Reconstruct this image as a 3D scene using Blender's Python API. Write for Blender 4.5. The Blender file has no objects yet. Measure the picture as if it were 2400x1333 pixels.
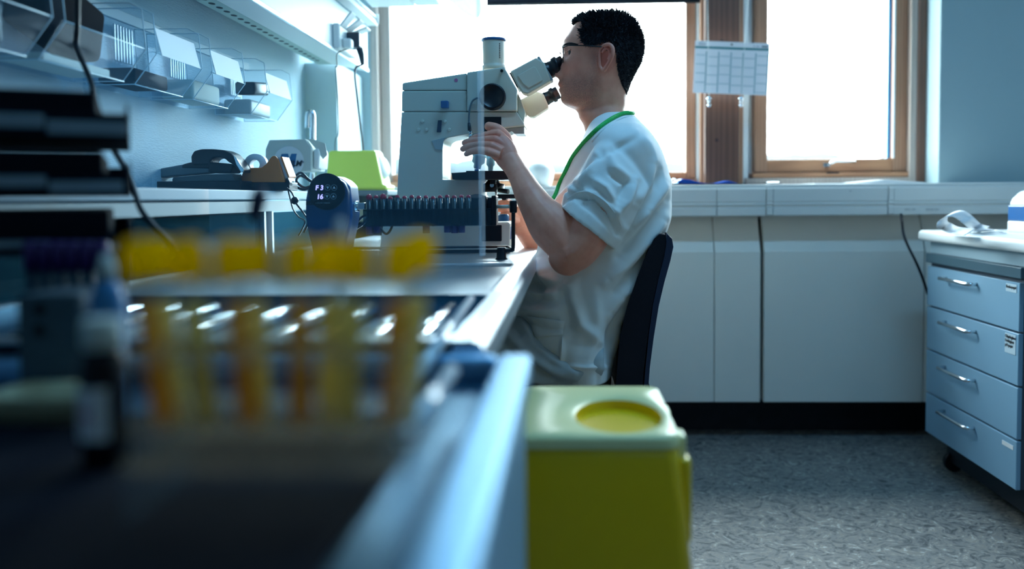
import bpy, bmesh, math, random
import numpy as np
from mathutils import Vector, Matrix, noise
from mathutils.bvhtree import BVHTree

random.seed(7)
scene = bpy.context.scene
COL = scene.collection
PI = math.pi

# ------------------------------------------------------------------ camera
H = 0.93                                  # lens height above the floor
FPX, CX, CY = 2000.0, 1270.0, 563.0       # focal length and principal point of the 2400 x 1333 frame
YAW, PITCH, ROLL = math.atan(70 / 2000), math.atan(100 / 2000), -0.008
CAMR = Matrix.Rotation(YAW, 3, 'Z') @ Matrix.Rotation(PI / 2 - PITCH, 3, 'X') @ Matrix.Rotation(ROLL, 3, 'Z')
CAMP = Vector((0, 0, H))
cam_data = bpy.data.cameras.new('camera')
cam = bpy.data.objects.new('camera', cam_data)
COL.objects.link(cam)
cam.matrix_world = Matrix.Translation(CAMP) @ CAMR.to_4x4()
cam_data.sensor_width = 36.0
cam_data.lens = 36.0 * FPX / 2400
cam_data.shift_x = -(CX - 1200) / 2400
cam_data.shift_y = (CY - 666.5) / 2400
cam_data.clip_start = 0.02
cam_data.dof.use_dof = True
cam_data.dof.focus_distance = 1.97
cam_data.dof.aperture_fstop = 1.75
scene.camera = cam
scene.cycles.transparent_max_bounces = 48

# ------------------------------------------------------------------ sky, daylight, exposure
world = bpy.data.worlds.new('overcast_sky')
scene.world = world
world.use_nodes = True
wn = world.node_tree
wn.nodes['Background'].inputs[0].default_value = (0.80, 0.95, 1.0, 1)
wn.nodes['Background'].inputs[1].default_value = 21.0
vs = scene.view_settings
vs.view_transform = 'Standard'
vs.look = 'None'
vs.gamma = 1.0
vs.use_curve_mapping = False
vs.exposure = 0.38

def portal(x0, x1, z0, z1, y):
    d = bpy.data.lights.new('window_portal', 'AREA')
    d.shape = 'RECTANGLE'
    d.size, d.size_y = x1 - x0, z1 - z0
    d.cycles.is_portal = True
    o = bpy.data.objects.new('window_portal', d)
    o.location = ((x0 + x1) / 2, y, (z0 + z1) / 2)
    o.rotation_euler = (-PI / 2, 0, 0)
    COL.objects.link(o)

def lamp(name, loc, rot, sx, sy, power, color):
    d = bpy.data.lights.new(name, 'AREA')
    d.shape = 'RECTANGLE'
    d.size, d.size_y, d.energy, d.color = sx, sy, power, color
    o = bpy.data.objects.new(name, d)
    o.location = loc
    o.rotation_euler = rot
    COL.objects.link(o)
    return o

# ceiling luminaires of the room (their housings are built with the ceiling)
CEIL_LAMPS = [(0.65, 1.5, 15), (0.75, -0.7, 3)]
for (lx, ly, lw) in CEIL_LAMPS:
    lamp('ceiling_lamp_light', (lx, ly, 2.585), (0, 0, 0), 1.15, 0.14, lw, (0.20, 0.58, 1.0))

# ------------------------------------------------------------------ helpers
def ray(px, py):
    d = CAMR @ Vector(((px - CX) / FPX, -(py - CY) / FPX, -1))
    return d

def P(px, py, Y):
    """world point that stands at depth Y where the photograph shows (px, py)"""
    d = ray(px, py)
    return CAMP + d * (Y / d.y)

def PZ(px, py, z):
    d = ray(px, py)
    return CAMP + d * ((z - H) / d.z)

def to_px(v):
    q = CAMR.transposed() @ (Vector(v) - CAMP)
    return CX + FPX * q.x / -q.z, CY - FPX * q.y / -q.z

MATS = {}
def mat(name, color, rough=0.5, metal=0.0, bump=0.0, bscale=60, var=0.0, vscale=8, trans=0.0, ior=1.45,
        emit=None, estr=1.0, sheen=0.0, spec=0.5, coat=0.0, stretch=None, sss=0.0):
    if name in MATS:
        return MATS[name]
    m = bpy.data.materials.new(name)
    m.use_nodes = True
    nt = m.node_tree
    b = nt.nodes['Principled BSDF']
    b.inputs['Base Color'].default_value = (*color, 1)
    b.inputs['Roughness'].default_value = rough
    b.inputs['Metallic'].default_value = metal
    b.inputs['IOR'].default_value = ior
    b.inputs['Specular IOR Level'].default_value = spec
    b.inputs['Transmission Weight'].default_value = trans
    b.inputs['Coat Weight'].default_value = coat
    b.inputs['Sheen Weight'].default_value = sheen
    if sss:
        b.inputs['Subsurface Weight'].default_value = sss
        b.inputs['Subsurface Radius'].default_value = (0.01, 0.004, 0.002)
    if emit:
        b.inputs['Emission Color'].default_value = (*emit, 1)
        b.inputs['Emission Strength'].default_value = estr
    tc = None
    if var or bump:
        tc = nt.nodes.new('ShaderNodeTexCoord')
        vec = tc.outputs['Object']
        if stretch:
            mp = nt.nodes.new('ShaderNodeMapping')
            mp.inputs['Scale'].default_value = stretch
            nt.links.new(vec, mp.inputs[0])
            vec = mp.outputs[0]
    if var:
        n = nt.nodes.new('ShaderNodeTexNoise')
        n.inputs['Scale'].default_value = vscale
        n.inputs['Detail'].default_value = 5
        nt.links.new(vec, n.inputs['Vector'])
        mx = nt.nodes.new('ShaderNodeMix')
        mx.data_type = 'RGBA'
        mx.inputs[6].default_value = (*[max(0, c * (1 - var)) for c in color], 1)
        mx.inputs[7].default_value = (*[min(1, c * (1 + var)) for c in color], 1)
        nt.links.new(n.outputs[0], mx.inputs[0])
        nt.links.new(mx.outputs[2], b.inputs['Base Color'])
    if bump:
        n2 = nt.nodes.new('ShaderNodeTexNoise')
        n2.inputs['Scale'].default_value = bscale
        n2.inputs['Detail'].default_value = 4
        nt.links.new(vec, n2.inputs['Vector'])
        bp = nt.nodes.new('ShaderNodeBump')
        bp.inputs['Strength'].default_value = bump
        bp.inputs['Distance'].default_value = 0.002
        nt.links.new(n2.outputs[0], bp.inputs['Height'])
        nt.links.new(bp.outputs[0], b.inputs['Normal'])
    MATS[name] = m
    return m

def mat_clear(name, tint=(0.85, 0.95, 1.0), gloss=0.08, haze=0.03, hazecol=(0.6, 0.8, 1.0), rough=0.05, edge=0.02):
    """thin clear plastic or window glass: mostly transparent, mirror-like at grazing angles, a little haze"""
    if name in MATS:
        return MATS[name]
    m = bpy.data.materials.new(name)
    m.use_nodes = True
    nt = m.node_tree
    nt.nodes.remove(nt.nodes['Principled BSDF'])
    out = nt.nodes['Material Output']
    tr = nt.nodes.new('ShaderNodeBsdfTransparent')
    tr.inputs[0].default_value = (*tint, 1)
    gl = nt.nodes.new('ShaderNodeBsdfGlossy')
    gl.inputs['Roughness'].default_value = rough
    df = nt.nodes.new('ShaderNodeBsdfDiffuse')
    df.inputs[0].default_value = (*hazecol, 1)
    fr = nt.nodes.new('ShaderNodeLayerWeight')
    fr.inputs[0].default_value = 0.25
    mul = nt.nodes.new('ShaderNodeMath')
    mul.operation = 'MULTIPLY_ADD'
    mul.inputs[1].default_value = edge
    mul.inputs[2].default_value = gloss
    nt.links.new(fr.outputs['Fresnel'], mul.inputs[0])
    m1 = nt.nodes.new('ShaderNodeMixShader')
    m1.inputs[0].default_value = haze
    nt.links.new(tr.outputs[0], m1.inputs[1])
    nt.links.new(df.outputs[0], m1.inputs[2])
    m2 = nt.nodes.new('ShaderNodeMixShader')
    nt.links.new(mul.outputs[0], m2.inputs[0])
    nt.links.new(m1.outputs[0], m2.inputs[1])
    nt.links.new(gl.outputs[0], m2.inputs[2])
    nt.links.new(m2.outputs[0], out.inputs[0])
    MATS[name] = m
    return m

def mat_liquid(name, tint, body, solid=.9, back=.5):
    m = bpy.data.materials.new(name)
    m.use_nodes = True
    nt = m.node_tree
    nt.nodes.remove(nt.nodes['Principled BSDF'])
    tr = nt.nodes.new('ShaderNodeBsdfTransparent')
    tr.inputs[0].default_value = (*tint, 1)
    tl = nt.nodes.new('ShaderNodeBsdfTranslucent')
    tl.inputs[0].default_value = (*body, 1)
    df = nt.nodes.new('ShaderNodeBsdfDiffuse')
    df.inputs[0].default_value = (*body, 1)
    a = nt.nodes.new('ShaderNodeMixShader')
    b = nt.nodes.new('ShaderNodeMixShader')
    a.inputs[0].default_value = back
    b.inputs[0].default_value = solid
    nt.links.new(tl.outputs[0], a.inputs[1])
    nt.links.new(df.outputs[0], a.inputs[2])
    nt.links.new(tr.outputs[0], b.inputs[1])
    nt.links.new(a.outputs[0], b.inputs[2])
    nt.links.new(b.outputs[0], nt.nodes['Material Output'].inputs[0])
    MATS[name] = m
    return m

def mat_wood(name, c1, c2, scale=(14, 14, 0.7), rough=0.45):
    if name in MATS:
        return MATS[name]
    m = bpy.data.materials.new(name)
    m.use_nodes = True
    nt = m.node_tree
    b = nt.nodes['Principled BSDF']
    b.inputs['Roughness'].default_value = rough
    tc = nt.nodes.new('ShaderNodeTexCoord')
    mp = nt.nodes.new('ShaderNodeMapping')
    mp.inputs['Scale'].default_value = scale
    n = nt.nodes.new('ShaderNodeTexNoise')
    n.inputs['Scale'].default_value = 4
    n.inputs['Detail'].default_value = 6
    n.inputs['Distortion'].default_value = 1.2
    wv = nt.nodes.new('ShaderNodeTexWave')
    wv.inputs['Scale'].default_value = 1.6
    wv.inputs['Distortion'].default_value = 5
    wv.inputs['Detail'].default_value = 3
    nt.links.new(tc.outputs['Object'], mp.inputs[0])
    nt.links.new(mp.outputs[0], n.inputs['Vector'])
    nt.links.new(mp.outputs[0], wv.inputs['Vector'])
    ad = nt.nodes.new('ShaderNodeMath')
    ad.operation = 'MULTIPLY_ADD'
    ad.inputs[1].default_value = 0.45
    nt.links.new(wv.outputs['Fac'], ad.inputs[0])
    sc = nt.nodes.new('ShaderNodeMath')
    sc.operation = 'MULTIPLY'
    sc.inputs[1].default_value = 0.65
    nt.links.new(n.outputs[0], sc.inputs[0])
    nt.links.new(sc.outputs[0], ad.inputs[2])
    mx = nt.nodes.new('ShaderNodeMix')
    mx.data_type = 'RGBA'
    mx.inputs[6].default_value = (*c1, 1)
    mx.inputs[7].default_value = (*c2, 1)
    nt.links.new(ad.outputs[0], mx.inputs[0])
    nt.links.new(mx.outputs[2], b.inputs['Base Color'])
    MATS[name] = m
    return m

class MB:
    """collects shapes into one mesh"""
    def __init__(s):
        s.v, s.f, s.mi, s.sm = [], [], [], []
    def add(s, verts, faces, mi=0, smooth=False):
        o = len(s.v)
        s.v += [tuple(v) for v in verts]
        s.f += [tuple(i + o for i in f) for f in faces]
        s.mi += [mi] * len(faces)
        s.sm += [smooth] * len(faces)
        return s
    def bm(s, bm, mi=0, smooth=False):
        bm.verts.index_update()
        s.add([v.co[:] for v in bm.verts], [[v.index for v in f.verts] for f in bm.faces], mi, smooth)
        bm.free()
        return s
    def box(s, x, y, z, bev=0.0, mi=0, seg=2, M=None, smooth=False):
        bm = bmesh.new()
        bmesh.ops.create_cube(bm, size=1)
        for v in bm.verts:
            v.co = Vector(((x[0] + x[1]) / 2 + v.co.x * (x[1] - x[0]), (y[0] + y[1]) / 2 + v.co.y * (y[1] - y[0]),
                           (z[0] + z[1]) / 2 + v.co.z * (z[1] - z[0])))
        if bev:
            bmesh.ops.bevel(bm, geom=bm.edges[:], offset=bev, segments=seg, affect='EDGES', profile=0.5)
        if M is not None:
            bm.transform(M)
        return s.bm(bm, mi, smooth)
    def prism(s, pts, a, b, axis='Y', bev=0.0, mi=0, seg=2, smooth=False):
        """outline pts (2d) extruded from a to b along axis: Y -> (x, z), X -> (y, z), Z -> (x, y)"""
        def mk(p, t):
            return {'Y': (p[0], t, p[1]), 'X': (t, p[0], p[1]), 'Z': (p[0], p[1], t)}[axis]
        bm = bmesh.new()
        va = [bm.verts.new(mk(p, a)) for p in pts]
        vb = [bm.verts.new(mk(p, b)) for p in pts]
        n = len(pts)
        bm.faces.new(va)
        bm.faces.new(list(reversed(vb)))
        for i in range(n):
            bm.faces.new((va[i], vb[i], vb[(i + 1) % n], va[(i + 1) % n]))
        bmesh.ops.recalc_face_normals(bm, faces=bm.faces[:])
        if bev:
            bmesh.ops.bevel(bm, geom=bm.edges[:], offset=bev, segments=seg, affect='EDGES', profile=0.5)
        return s.bm(bm, mi, smooth)
    def tube(s, pts, r, n=10, mi=0, cap=True, smooth=True, flat=1.0, up=None):
        pts = [Vector(p) for p in pts]
        rs = r if isinstance(r, (list, tuple)) else [r] * len(pts)
        rings = []
        ref = Vector(up) if up else None
        for i, p in enumerate(pts):
            t = (pts[min(i + 1, len(pts) - 1)] - pts[max(i - 1, 0)])
            t = t.normalized() if t.length > 1e-9 else Vector((0, 0, 1))
            if ref is None:
                ref = Vector((0, 0, 1)) if abs(t.z) < 0.9 else Vector((1, 0, 0))
            u = (ref - t * ref.dot(t))
            u = u.normalized() if u.length > 1e-6 else t.orthogonal().normalized()
            ref = u
            w = t.cross(u)
            rings.append([p + (u * math.cos(2 * PI * k / n) + w * math.sin(2 * PI * k / n) * flat) * rs[i] for k in range(n)])
        return s.rings(rings, mi, cap, smooth)
    def rings(s, rings, mi=0, cap=True, smooth=True):
        n = len(rings[0])
        v = [q for r in rings for q in r]
        f = []
        for i in range(len(rings) - 1):
            for k in range(n):
                f.append((i * n + k, i * n + (k + 1) % n, (i + 1) * n + (k + 1) % n, (i + 1) * n + k))
        s.add(v, f, mi, smooth)
        if cap:
            o = len(s.v) - len(v)
            s.f += [tuple(o + k for k in reversed(range(n))), tuple(o + (len(rings) - 1) * n + k for k in range(n))]
            s.mi += [mi, mi]
            s.sm += [False, False]
        return s
    def lathe(s, prof, base, axis=(0, 0, 1), n=24, mi=0, smooth=True, cap=True):
        """profile of (radius, height) turned about axis through base"""
        a = Vector(axis).normalized()
        u = a.orthogonal().normalized()
        w = a.cross(u)
        base = Vector(base)
        rings = [[base + a * h + (u * math.cos(2 * PI * k / n) + w * math.sin(2 * PI * k / n)) * max(r, 1e-4) for k in range(n)] for r, h in prof]
        return s.rings(rings, mi, cap, smooth)
    def ball(s, c, r, n=12, m=8, mi=0, sc=(1, 1, 1)):
        rings = []
        for i in range(m + 1):
            a = -PI / 2 + PI * i / m
            rr = max(math.cos(a), 0.02) * r
            rings.append([(c[0] + rr * math.cos(2 * PI * k / n) * sc[0], c[1] + rr * math.sin(2 * PI * k / n) * sc[1],
                           c[2] + r * math.sin(a) * sc[2]) for k in range(n)])
        return s.rings(rings, mi)
    def xf(s, M):
        s.v = [tuple(M @ Vector(v)) for v in s.v]
        return s
    def build(s, name, mats, parent=None, label=None, cat=None, group=None, kind=None):
        me = bpy.data.meshes.new(name)
        me.from_pydata(s.v, [], s.f)
        for m in (mats if isinstance(mats, (list, tuple)) else [mats]):
            me.materials.append(m)
        if len(s.f) == len(me.polygons):
            me.polygons.foreach_set('material_index', s.mi)
            me.polygons.foreach_set('use_smooth', s.sm)
        bm = bmesh.new()
        bm.from_mesh(me)
        bmesh.ops.recalc_face_normals(bm, faces=bm.faces[:])
        bm.to_mesh(me)
        bm.free()
        me.update()
        o = bpy.data.objects.new(name, me)
        COL.objects.link(o)
        if parent is not None:
            adopt(o, parent)
        tag(o, label, cat, group, kind)
        return o

def adopt(o, parent):
    o.parent = parent
    if parent.type == 'EMPTY':            # meshes are written in world coordinates
        o.matrix_parent_inverse = Matrix.Translation(-parent.location)

def tag(o, label=None, cat=None, group=None, kind=None):
    if label: o['label'] = label
    if cat: o['category'] = cat
    if group: o['group'] = group
    if kind: o['kind'] = kind
    return o

def thing(name, loc, label, cat, group=None):
    o = bpy.data.objects.new(name, None)
    o.empty_display_size = 0.05
    o.location = loc
    COL.objects.link(o)
    return tag(o, label, cat, group)

def copy_tree(o, parent=None):
    c = o.copy()
    COL.objects.link(c)
    if parent is not None:
        c.parent = parent
    for ch in list(o.children):
        copy_tree(ch, c)
    return c

def struct(name, mb, m, parent=None):
    return mb.build(name, m, parent, kind='structure' if parent is None else None)

def text(name, s, size, origin, ux, uz, m, parent, depth=0.0004, align='LEFT', shear=0.0, bold=0.0):
    """flat lettering: ux runs along the line, uz up the letters"""
    cu = bpy.data.curves.new(name, 'FONT')
    cu.body, cu.size, cu.align_x, cu.shear, cu.offset = s, size, align, shear, bold
    cu.extrude = depth
    o = bpy.data.objects.new(name, cu)
    COL.objects.link(o)
    dg = bpy.context.evaluated_depsgraph_get()
    me = bpy.data.meshes.new_from_object(o.evaluated_get(dg))
    COL.objects.unlink(o)
    bpy.data.objects.remove(o)
    ux, uz = Vector(ux).normalized(), Vector(uz).normalized()
    n = ux.cross(uz)
    M = Matrix((ux, uz, n)).transposed().to_4x4()
    M.translation = Vector(origin)
    me.transform(M)
    me.materials.clear()
    me.materials.append(m)
    o = bpy.data.objects.new(name, me)
    COL.objects.link(o)
    if parent is not None:
        adopt(o, parent)
    return o

def smooth_path(pts, n=8):
    pts = [Vector(p) for p in pts]
    out = []
    for i in range(len(pts) - 1):
        p0, p1, p2, p3 = pts[max(i - 1, 0)], pts[i], pts[i + 1], pts[min(i + 2, len(pts) - 1)]
        for k in range(n):
            t = k / n
            out.append(0.5 * ((2 * p1) + (p2 - p0) * t + (2 * p0 - 5 * p1 + 4 * p2 - p3) * t * t + (3 * p1 - p0 - 3 * p2 + p3) * t ** 3))
    out.append(pts[-1])
    return out

def xz(px, py, Y):
    p = P(px, py, Y)
    return (p.x, p.z)

def outline(pts, Y):
    return [xz(a, b, Y) for a, b in pts]

def cable(name, pts, r, m, label, cat='cable', group=None, parent=None):
    return MB().tube(smooth_path(pts), r, 8).build(name, m, parent, label, cat, group)
# ------------------------------------------------------------------ materials
M_wall = mat('wall_paint', (0.62, 0.70, 0.73), 0.8, bump=0.25, bscale=350)
M_weave = mat('wall_fibre_paper', (0.38, 0.53, 0.62), 0.75, bump=0.9, bscale=90, stretch=(1, 1, 4.5))
M_white = mat('white_lacquer', (0.72, 0.77, 0.78), 0.45)
M_panel = mat('panel_lacquer', (0.76, 0.75, 0.69), 0.42, var=0.04, vscale=3)
M_trunk = mat('trunking_plastic', (0.66, 0.69, 0.68), 0.38)
M_dark = mat('dark_kick', (0.012, 0.014, 0.022), 0.7, var=0.5, vscale=30)
M_gap = mat('dark_gap', (0.006, 0.008, 0.012), 0.8)
M_wood = mat_wood('pine', (0.27, 0.122, 0.068), (0.50, 0.27, 0.165))
M_woodh = mat_wood('pine_rail', (0.29, 0.122, 0.062), (0.54, 0.265, 0.14), scale=(0.7, 14, 14))
M_wooddk = mat_wood('dark_pine', (0.075, 0.034, 0.024), (0.19, 0.088, 0.056), scale=(9, 9, 0.5))
M_woodlt = mat_wood('pale_pine', (0.34, 0.27, 0.24), (0.50, 0.42, 0.37))
M_knot = mat('wood_knot', (0.035, 0.018, 0.02), 0.6)
M_glass = mat_clear('window_glass', (0.98, 1, 1), 0.02, 0.0, rough=0.0)
M_seal = mat('blue_spacer', (0.05, 0.30, 0.62), 0.4)
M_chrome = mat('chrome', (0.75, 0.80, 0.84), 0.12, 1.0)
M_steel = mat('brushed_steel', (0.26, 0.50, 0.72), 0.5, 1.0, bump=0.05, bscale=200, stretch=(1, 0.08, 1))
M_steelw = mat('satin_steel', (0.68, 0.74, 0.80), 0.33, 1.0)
M_steeld = mat('dark_reflection_steel', (0.04, 0.14, 0.23), 0.42, 1.0)  # dark copy of the steel: dark reflections put into the base colour
M_black = mat('black_plastic', (0.006, 0.008, 0.014), 0.35)
M_blackm = mat('black_matt', (0.005, 0.006, 0.012), 0.85, spec=.12)
M_navy = mat('navy_fabric', (0.010, 0.022, 0.060), 0.7, sheen=0.2, bump=0.2, bscale=600)
M_navyd = mat('black_fabric', (0.004, 0.005, 0.012), 0.85, bump=0.2, bscale=600)
M_paper = mat('paper', (0.80, 0.82, 0.84), 0.7)
M_thin = mat_liquid('thin_paper', (.9, .9, .9), (.80, .82, .86), 1.0, .84)
M_clear = mat_clear('clear_acrylic', (0.95, 0.98, 1.0), 0.004, 0.03, (0.55, 0.80, 0.95), 0.06, edge=.012)
M_screen = mat_clear('splash_screen', (0.90, 0.97, 1.0), 0.005, 0.05, (0.40, 0.75, 1.0), 0.02, edge=.01)
M_screenedge = mat('screen_edge', (0.45, 0.75, 0.95), 0.3, trans=0.6)
M_yellow = mat('yellow_plastic', (1.0, 0.64, 0.0), 0.36)
M_yellowlid = mat('pale_yellow_lid', (0.92, 0.88, 0.42), 0.36)
M_lime = mat('lime_plastic', (0.62, 0.74, 0.10), 0.38)
M_amber = mat_liquid('amber_liquid', (.9, .62, .2), (.80, .42, .03))
M_straw = mat_liquid('straw_liquid', (.95, .85, .5), (.80, .62, .20))
M_capy = mat_liquid('yellow_cap', (1, .8, .1), (1.0, .70, .0), 1.0, .25)
M_orange = mat('orange_plastic', (0.72, 0.20, 0.035), 0.4)
M_tape = mat('tape_roll', (0.70, 0.74, 0.78), 0.35)
M_grey = mat('grey_plastic', (0.11, 0.15, 0.17), 0.45)
M_card = mat('pale_card', (0.52, 0.58, 0.54), 0.75)
M_logo = mat('logo_blue', (0.010, 0.12, 0.30), 0.6)
M_logoc = mat('logo_circle', (0.70, 0.74, 0.76), 0.7)
M_ink = mat('black_ink', (0.01, 0.012, 0.018), 0.6)
M_inkg = mat('grey_ink', (0.22, 0.28, 0.32), 0.7)
M_teal = mat('teal_ink', (0.02, 0.22, 0.24), 0.6)
M_tealt = mat('pale_teal_ink', (0.20, 0.40, 0.44), 0.6)
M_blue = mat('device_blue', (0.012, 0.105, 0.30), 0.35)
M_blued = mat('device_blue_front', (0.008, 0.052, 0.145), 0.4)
M_disp = mat('display_black', (0.004, 0.007, 0.012), 0.12)
M_led = mat('led_digits', (0.3, 0.25, 0.9), 0.5, emit=(0.42, 0.38, 1.0), estr=1.6)
M_btn = mat('button_grey', (0.18, 0.25, 0.27), 0.5)
M_red = mat('red_stopper', (0.55, 0.03, 0.06), 0.35)
M_purple = mat('purple_cap', (0.045, 0.012, 0.11), 0.4)
M_scope = mat('microscope_beige', (0.70, 0.655, 0.54), 0.42, var=0.03, vscale=5)
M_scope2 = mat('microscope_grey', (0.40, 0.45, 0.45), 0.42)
M_objm = mat('objective_metal', (0.36, 0.62, 0.76), 0.35, 0.35)
M_pink = mat('pink_sticker', (0.62, 0.13, 0.30), 0.6)
M_bluebin = mat('blue_folder', (0.004, 0.09, 0.50), 0.45)
M_mist = mat('misty_foliage', (0.050, 0.056, 0.060), 0.9, var=0.2, vscale=0.5, spec=0.0)
M_cream = mat('cream_plastic', (0.46, 0.42, 0.26), 0.5)
M_brown = mat('brown_glass', (0.008, 0.006, 0.010), 0.3, spec=.2)
M_tealbox = mat('dark_teal_box', (0.018, 0.055, 0.085), 0.5, var=0.3, vscale=30)
M_sky = mat('pale_blue_plastic', (0.03, 0.20, 0.42), 0.4)
M_lbl = mat('label_strip', (0.20, 0.27, 0.31), 0.5)
M_tower = mat('tray_black', (0.004, 0.006, 0.012), 0.85, spec=.15)
M_lamp = mat('lamp_diffuser', (0.9, 0.95, 1.0), 0.5, emit=(0.35, 0.7, 1.0), estr=2.5)
M_tubeglow = mat('tube_lamp', (0.6, 0.75, 0.9), 0.3)
M_cablegrn = mat('rail_green_grey', (0.35, 0.48, 0.46), 0.5)

def mat_floor():
    m = bpy.data.materials.new('marbled_linoleum')
    m.use_nodes = True
    nt = m.node_tree
    b = nt.nodes['Principled BSDF']
    b.inputs['Roughness'].default_value = 0.5
    tc = nt.nodes.new('ShaderNodeTexCoord')
    n1 = nt.nodes.new('ShaderNodeTexNoise')
    n1.inputs['Scale'].default_value = 17
    n1.inputs['Detail'].default_value = 6
    n1.inputs['Roughness'].default_value = 0.65
    n1.inputs['Distortion'].default_value = 3.2
    n2 = nt.nodes.new('ShaderNodeTexNoise')
    n2.inputs['Scale'].default_value = 9
    n2.inputs['Detail'].default_value = 3
    n2.inputs['Distortion'].default_value = 2
    for n in (n1, n2):
        nt.links.new(tc.outputs['Object'], n.inputs['Vector'])
    r = nt.nodes.new('ShaderNodeValToRGB')
    e = r.color_ramp.elements
    e[0].position, e[0].color = 0.34, (0.06, 0.066, 0.070, 1)
    e[1].position, e[1].color = 0.66, (0.52, 0.51, 0.49, 1)
    for p, c in ((0.43, (0.15, 0.152, 0.152, 1)), (0.50, (0.26, 0.255, 0.245, 1)), (0.57, (0.28, 0.245, 0.21, 1))):
        x = e.new(p)
        x.color = c
    nt.links.new(n1.outputs[0], r.inputs[0])
    mx = nt.nodes.new('ShaderNodeMix')
    mx.data_type = 'RGBA'
    mx.blend_type = 'MULTIPLY'
    mx.inputs[0].default_value = 0.5
    r2 = nt.nodes.new('ShaderNodeValToRGB')
    r2.color_ramp.elements[0].position, r2.color_ramp.elements[0].color = 0.35, (0.55, 0.6, 0.65, 1)
    r2.color_ramp.elements[1].position = 0.65
    nt.links.new(n2.outputs[0], r2.inputs[0])
    nt.links.new(r.outputs[0], mx.inputs[6])
    nt.links.new(r2.outputs[0], mx.inputs[7])
    nt.links.new(mx.outputs[2], b.inputs['Base Color'])
    return m
M_floor = mat_floor()

# ------------------------------------------------------------------ room shell
XL, XR, YB, ZC = -0.95, 2.35, -1.6, 2.62
YG, YW, YT, YP, YK = 3.50, 3.30, 3.12, 3.20, 3.38      # glass, wall face, trunking front, panel front, kick face
struct('floor', MB().box((XL - .1, XR + .1), (YB - .1, 3.75), (-0.06, 0)), M_floor)
struct('ceiling', MB().box((XL - .1, XR + .1), (YB - .1, 3.75), (ZC, ZC + .06)), mat('ceiling_tiles', (.45, .50, .54), .8))
struct('wall_left', MB().box((XL - .1, XL), (YB - .1, 3.75), (0, ZC)), M_weave)
struct('wall_right', MB().box((XR, XR + .1), (YB - .1, 3.75), (0, ZC)), M_wall)
struct('wall_back', MB().box((XL, XR), (YB - .1, YB), (0, ZC)), mat('back_wall_darkened', (.16, .20, .24), .6))  # unseen wall, darkened to cut the light it bounces back
gx = lambda px, Y=YG: P(px, 250, Y).x
struct('trim_16', MB().box((gx(1622), gx(1768)), (YG + .031, YG + .06), (.95, 2.25)), M_white)
gz = lambda py, Y=YG, px=1700: P(px, py, Y).z
SILL = gz(433, 3.45, 1950)
X_w1l, X_w2r = gx(893), gx(2171, YG - .08)
ZTOP = 2.25
# far wall: parapet below the windows, lintel above, masonry either side
struct('wall_far', MB().box((XL, XR), (YK + .02, 3.72), (0, SILL - .012)).box((XL, XR), (YW, 3.72), (ZTOP, ZC))
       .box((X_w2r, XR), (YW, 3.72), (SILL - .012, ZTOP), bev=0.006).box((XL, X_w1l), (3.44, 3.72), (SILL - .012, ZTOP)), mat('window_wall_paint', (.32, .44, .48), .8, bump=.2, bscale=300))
# boxed-in duct in the corner behind the wall shelf
struct('trim_1', MB().box((XL, gx(790, 3.05)), (3.05, 3.44), (0.5, gz(147, 3.05, 750))), mat('duct_paint', (.46, .58, .64), .6))

def window(name, xs, zs, stile, rail, pane_x, pane_z, spacer=None):
    root = bpy.data.objects.new(name, None)
    root.location = ((xs[0] + xs[1]) / 2, YG, zs[0])
    COL.objects.link(root)
    root['kind'] = 'structure'
    for a, b in ((xs[0], pane_x[0]), (pane_x[1], xs[1])):
        MB().box((a, b), (YG - .035, YG + .03), zs, bev=0.004).build('stile', M_woodlt if a < -.5 else M_wood, root)  # far left stile greyed to imitate haze of the screen before it
    for a, b in ((zs[0], pane_z[0]), (pane_z[1], zs[1])):
        MB().box((pane_x[0], pane_x[1]), (YG - .032, YG + .03), (a, b), bev=0.004).build('rail', M_woodh, root)
    MB().box(pane_x, (YG - .002, YG + .002), pane_z).build('pane', M_glass, root)
    if spacer:
        MB().box((pane_x[1] - spacer, pane_x[1]), (YG - .012, YG + .012), pane_z).build('spacer_bar', M_seal, root)
        MB().box((pane_x[1], pane_x[1] + .008), (YG - .038, YG - .034), pane_z).build('glazing_bead', M_white, root)
    return root

w1 = window('window_1', (gx(896), gx(1628)), (gz(421, YG, 1500), ZTOP), 0, 0, (gx(921), gx(1604)), (gz(404, YG, 1500), ZTOP - .05))
w2 = window('window_2', (gx(1765), gx(2121)), (gz(404, YG, 1950), ZTOP), 0, 0, (gx(1795), gx(2085)), (gz(373, YG, 1950), ZTOP - .05), 0.013)
# frame pieces around the openings: fixed jambs, post, sill boards
struct('trim_2', MB().box((gx(872, YG - .06), gx(896)), (YG - .075, YG + .03), (SILL, ZTOP), bev=.003), M_woodlt)
struct('trim_3', MB().box((gx(1629), gx(1642, YG - .05)), (YG - .05, YG + .03), (SILL, ZTOP)), M_white)
struct('trim_4', MB().box((gx(1642, YG - .08), gx(1653, YG - .08)), (YG - .08, YG + .03), (SILL, ZTOP)), M_wood)
post = struct('trim_5', MB().box((gx(1652, 3.38), gx(1733, 3.38)), (3.38, YG + .03), (SILL, ZTOP), bev=.004), M_wooddk)
for (kx, ky) in ((1680, 328), (1692, 96), (1700, 160)):
    p = P(kx, ky, 3.379)
    MB().lathe([(0.007, 0), (0.005, .0012)], p, (0, -1, 0), 10).build('knot', M_knot, post)
struct('trim_6', MB().box((gx(1732, YG - .08), gx(1742, YG - .08)), (YG - .08, YG + .03), (SILL, ZTOP)), M_wood)
struct('trim_7', MB().box((gx(1741, YG - .05), gx(1754, YG - .05)), (YG - .05, YG + .03), (SILL, ZTOP)), M_white)
struct('trim_8', MB().box((gx(2122), gx(2134, YG - .06)), (YG - .06, YG + .03), (SILL, ZTOP)), M_wood)
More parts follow.
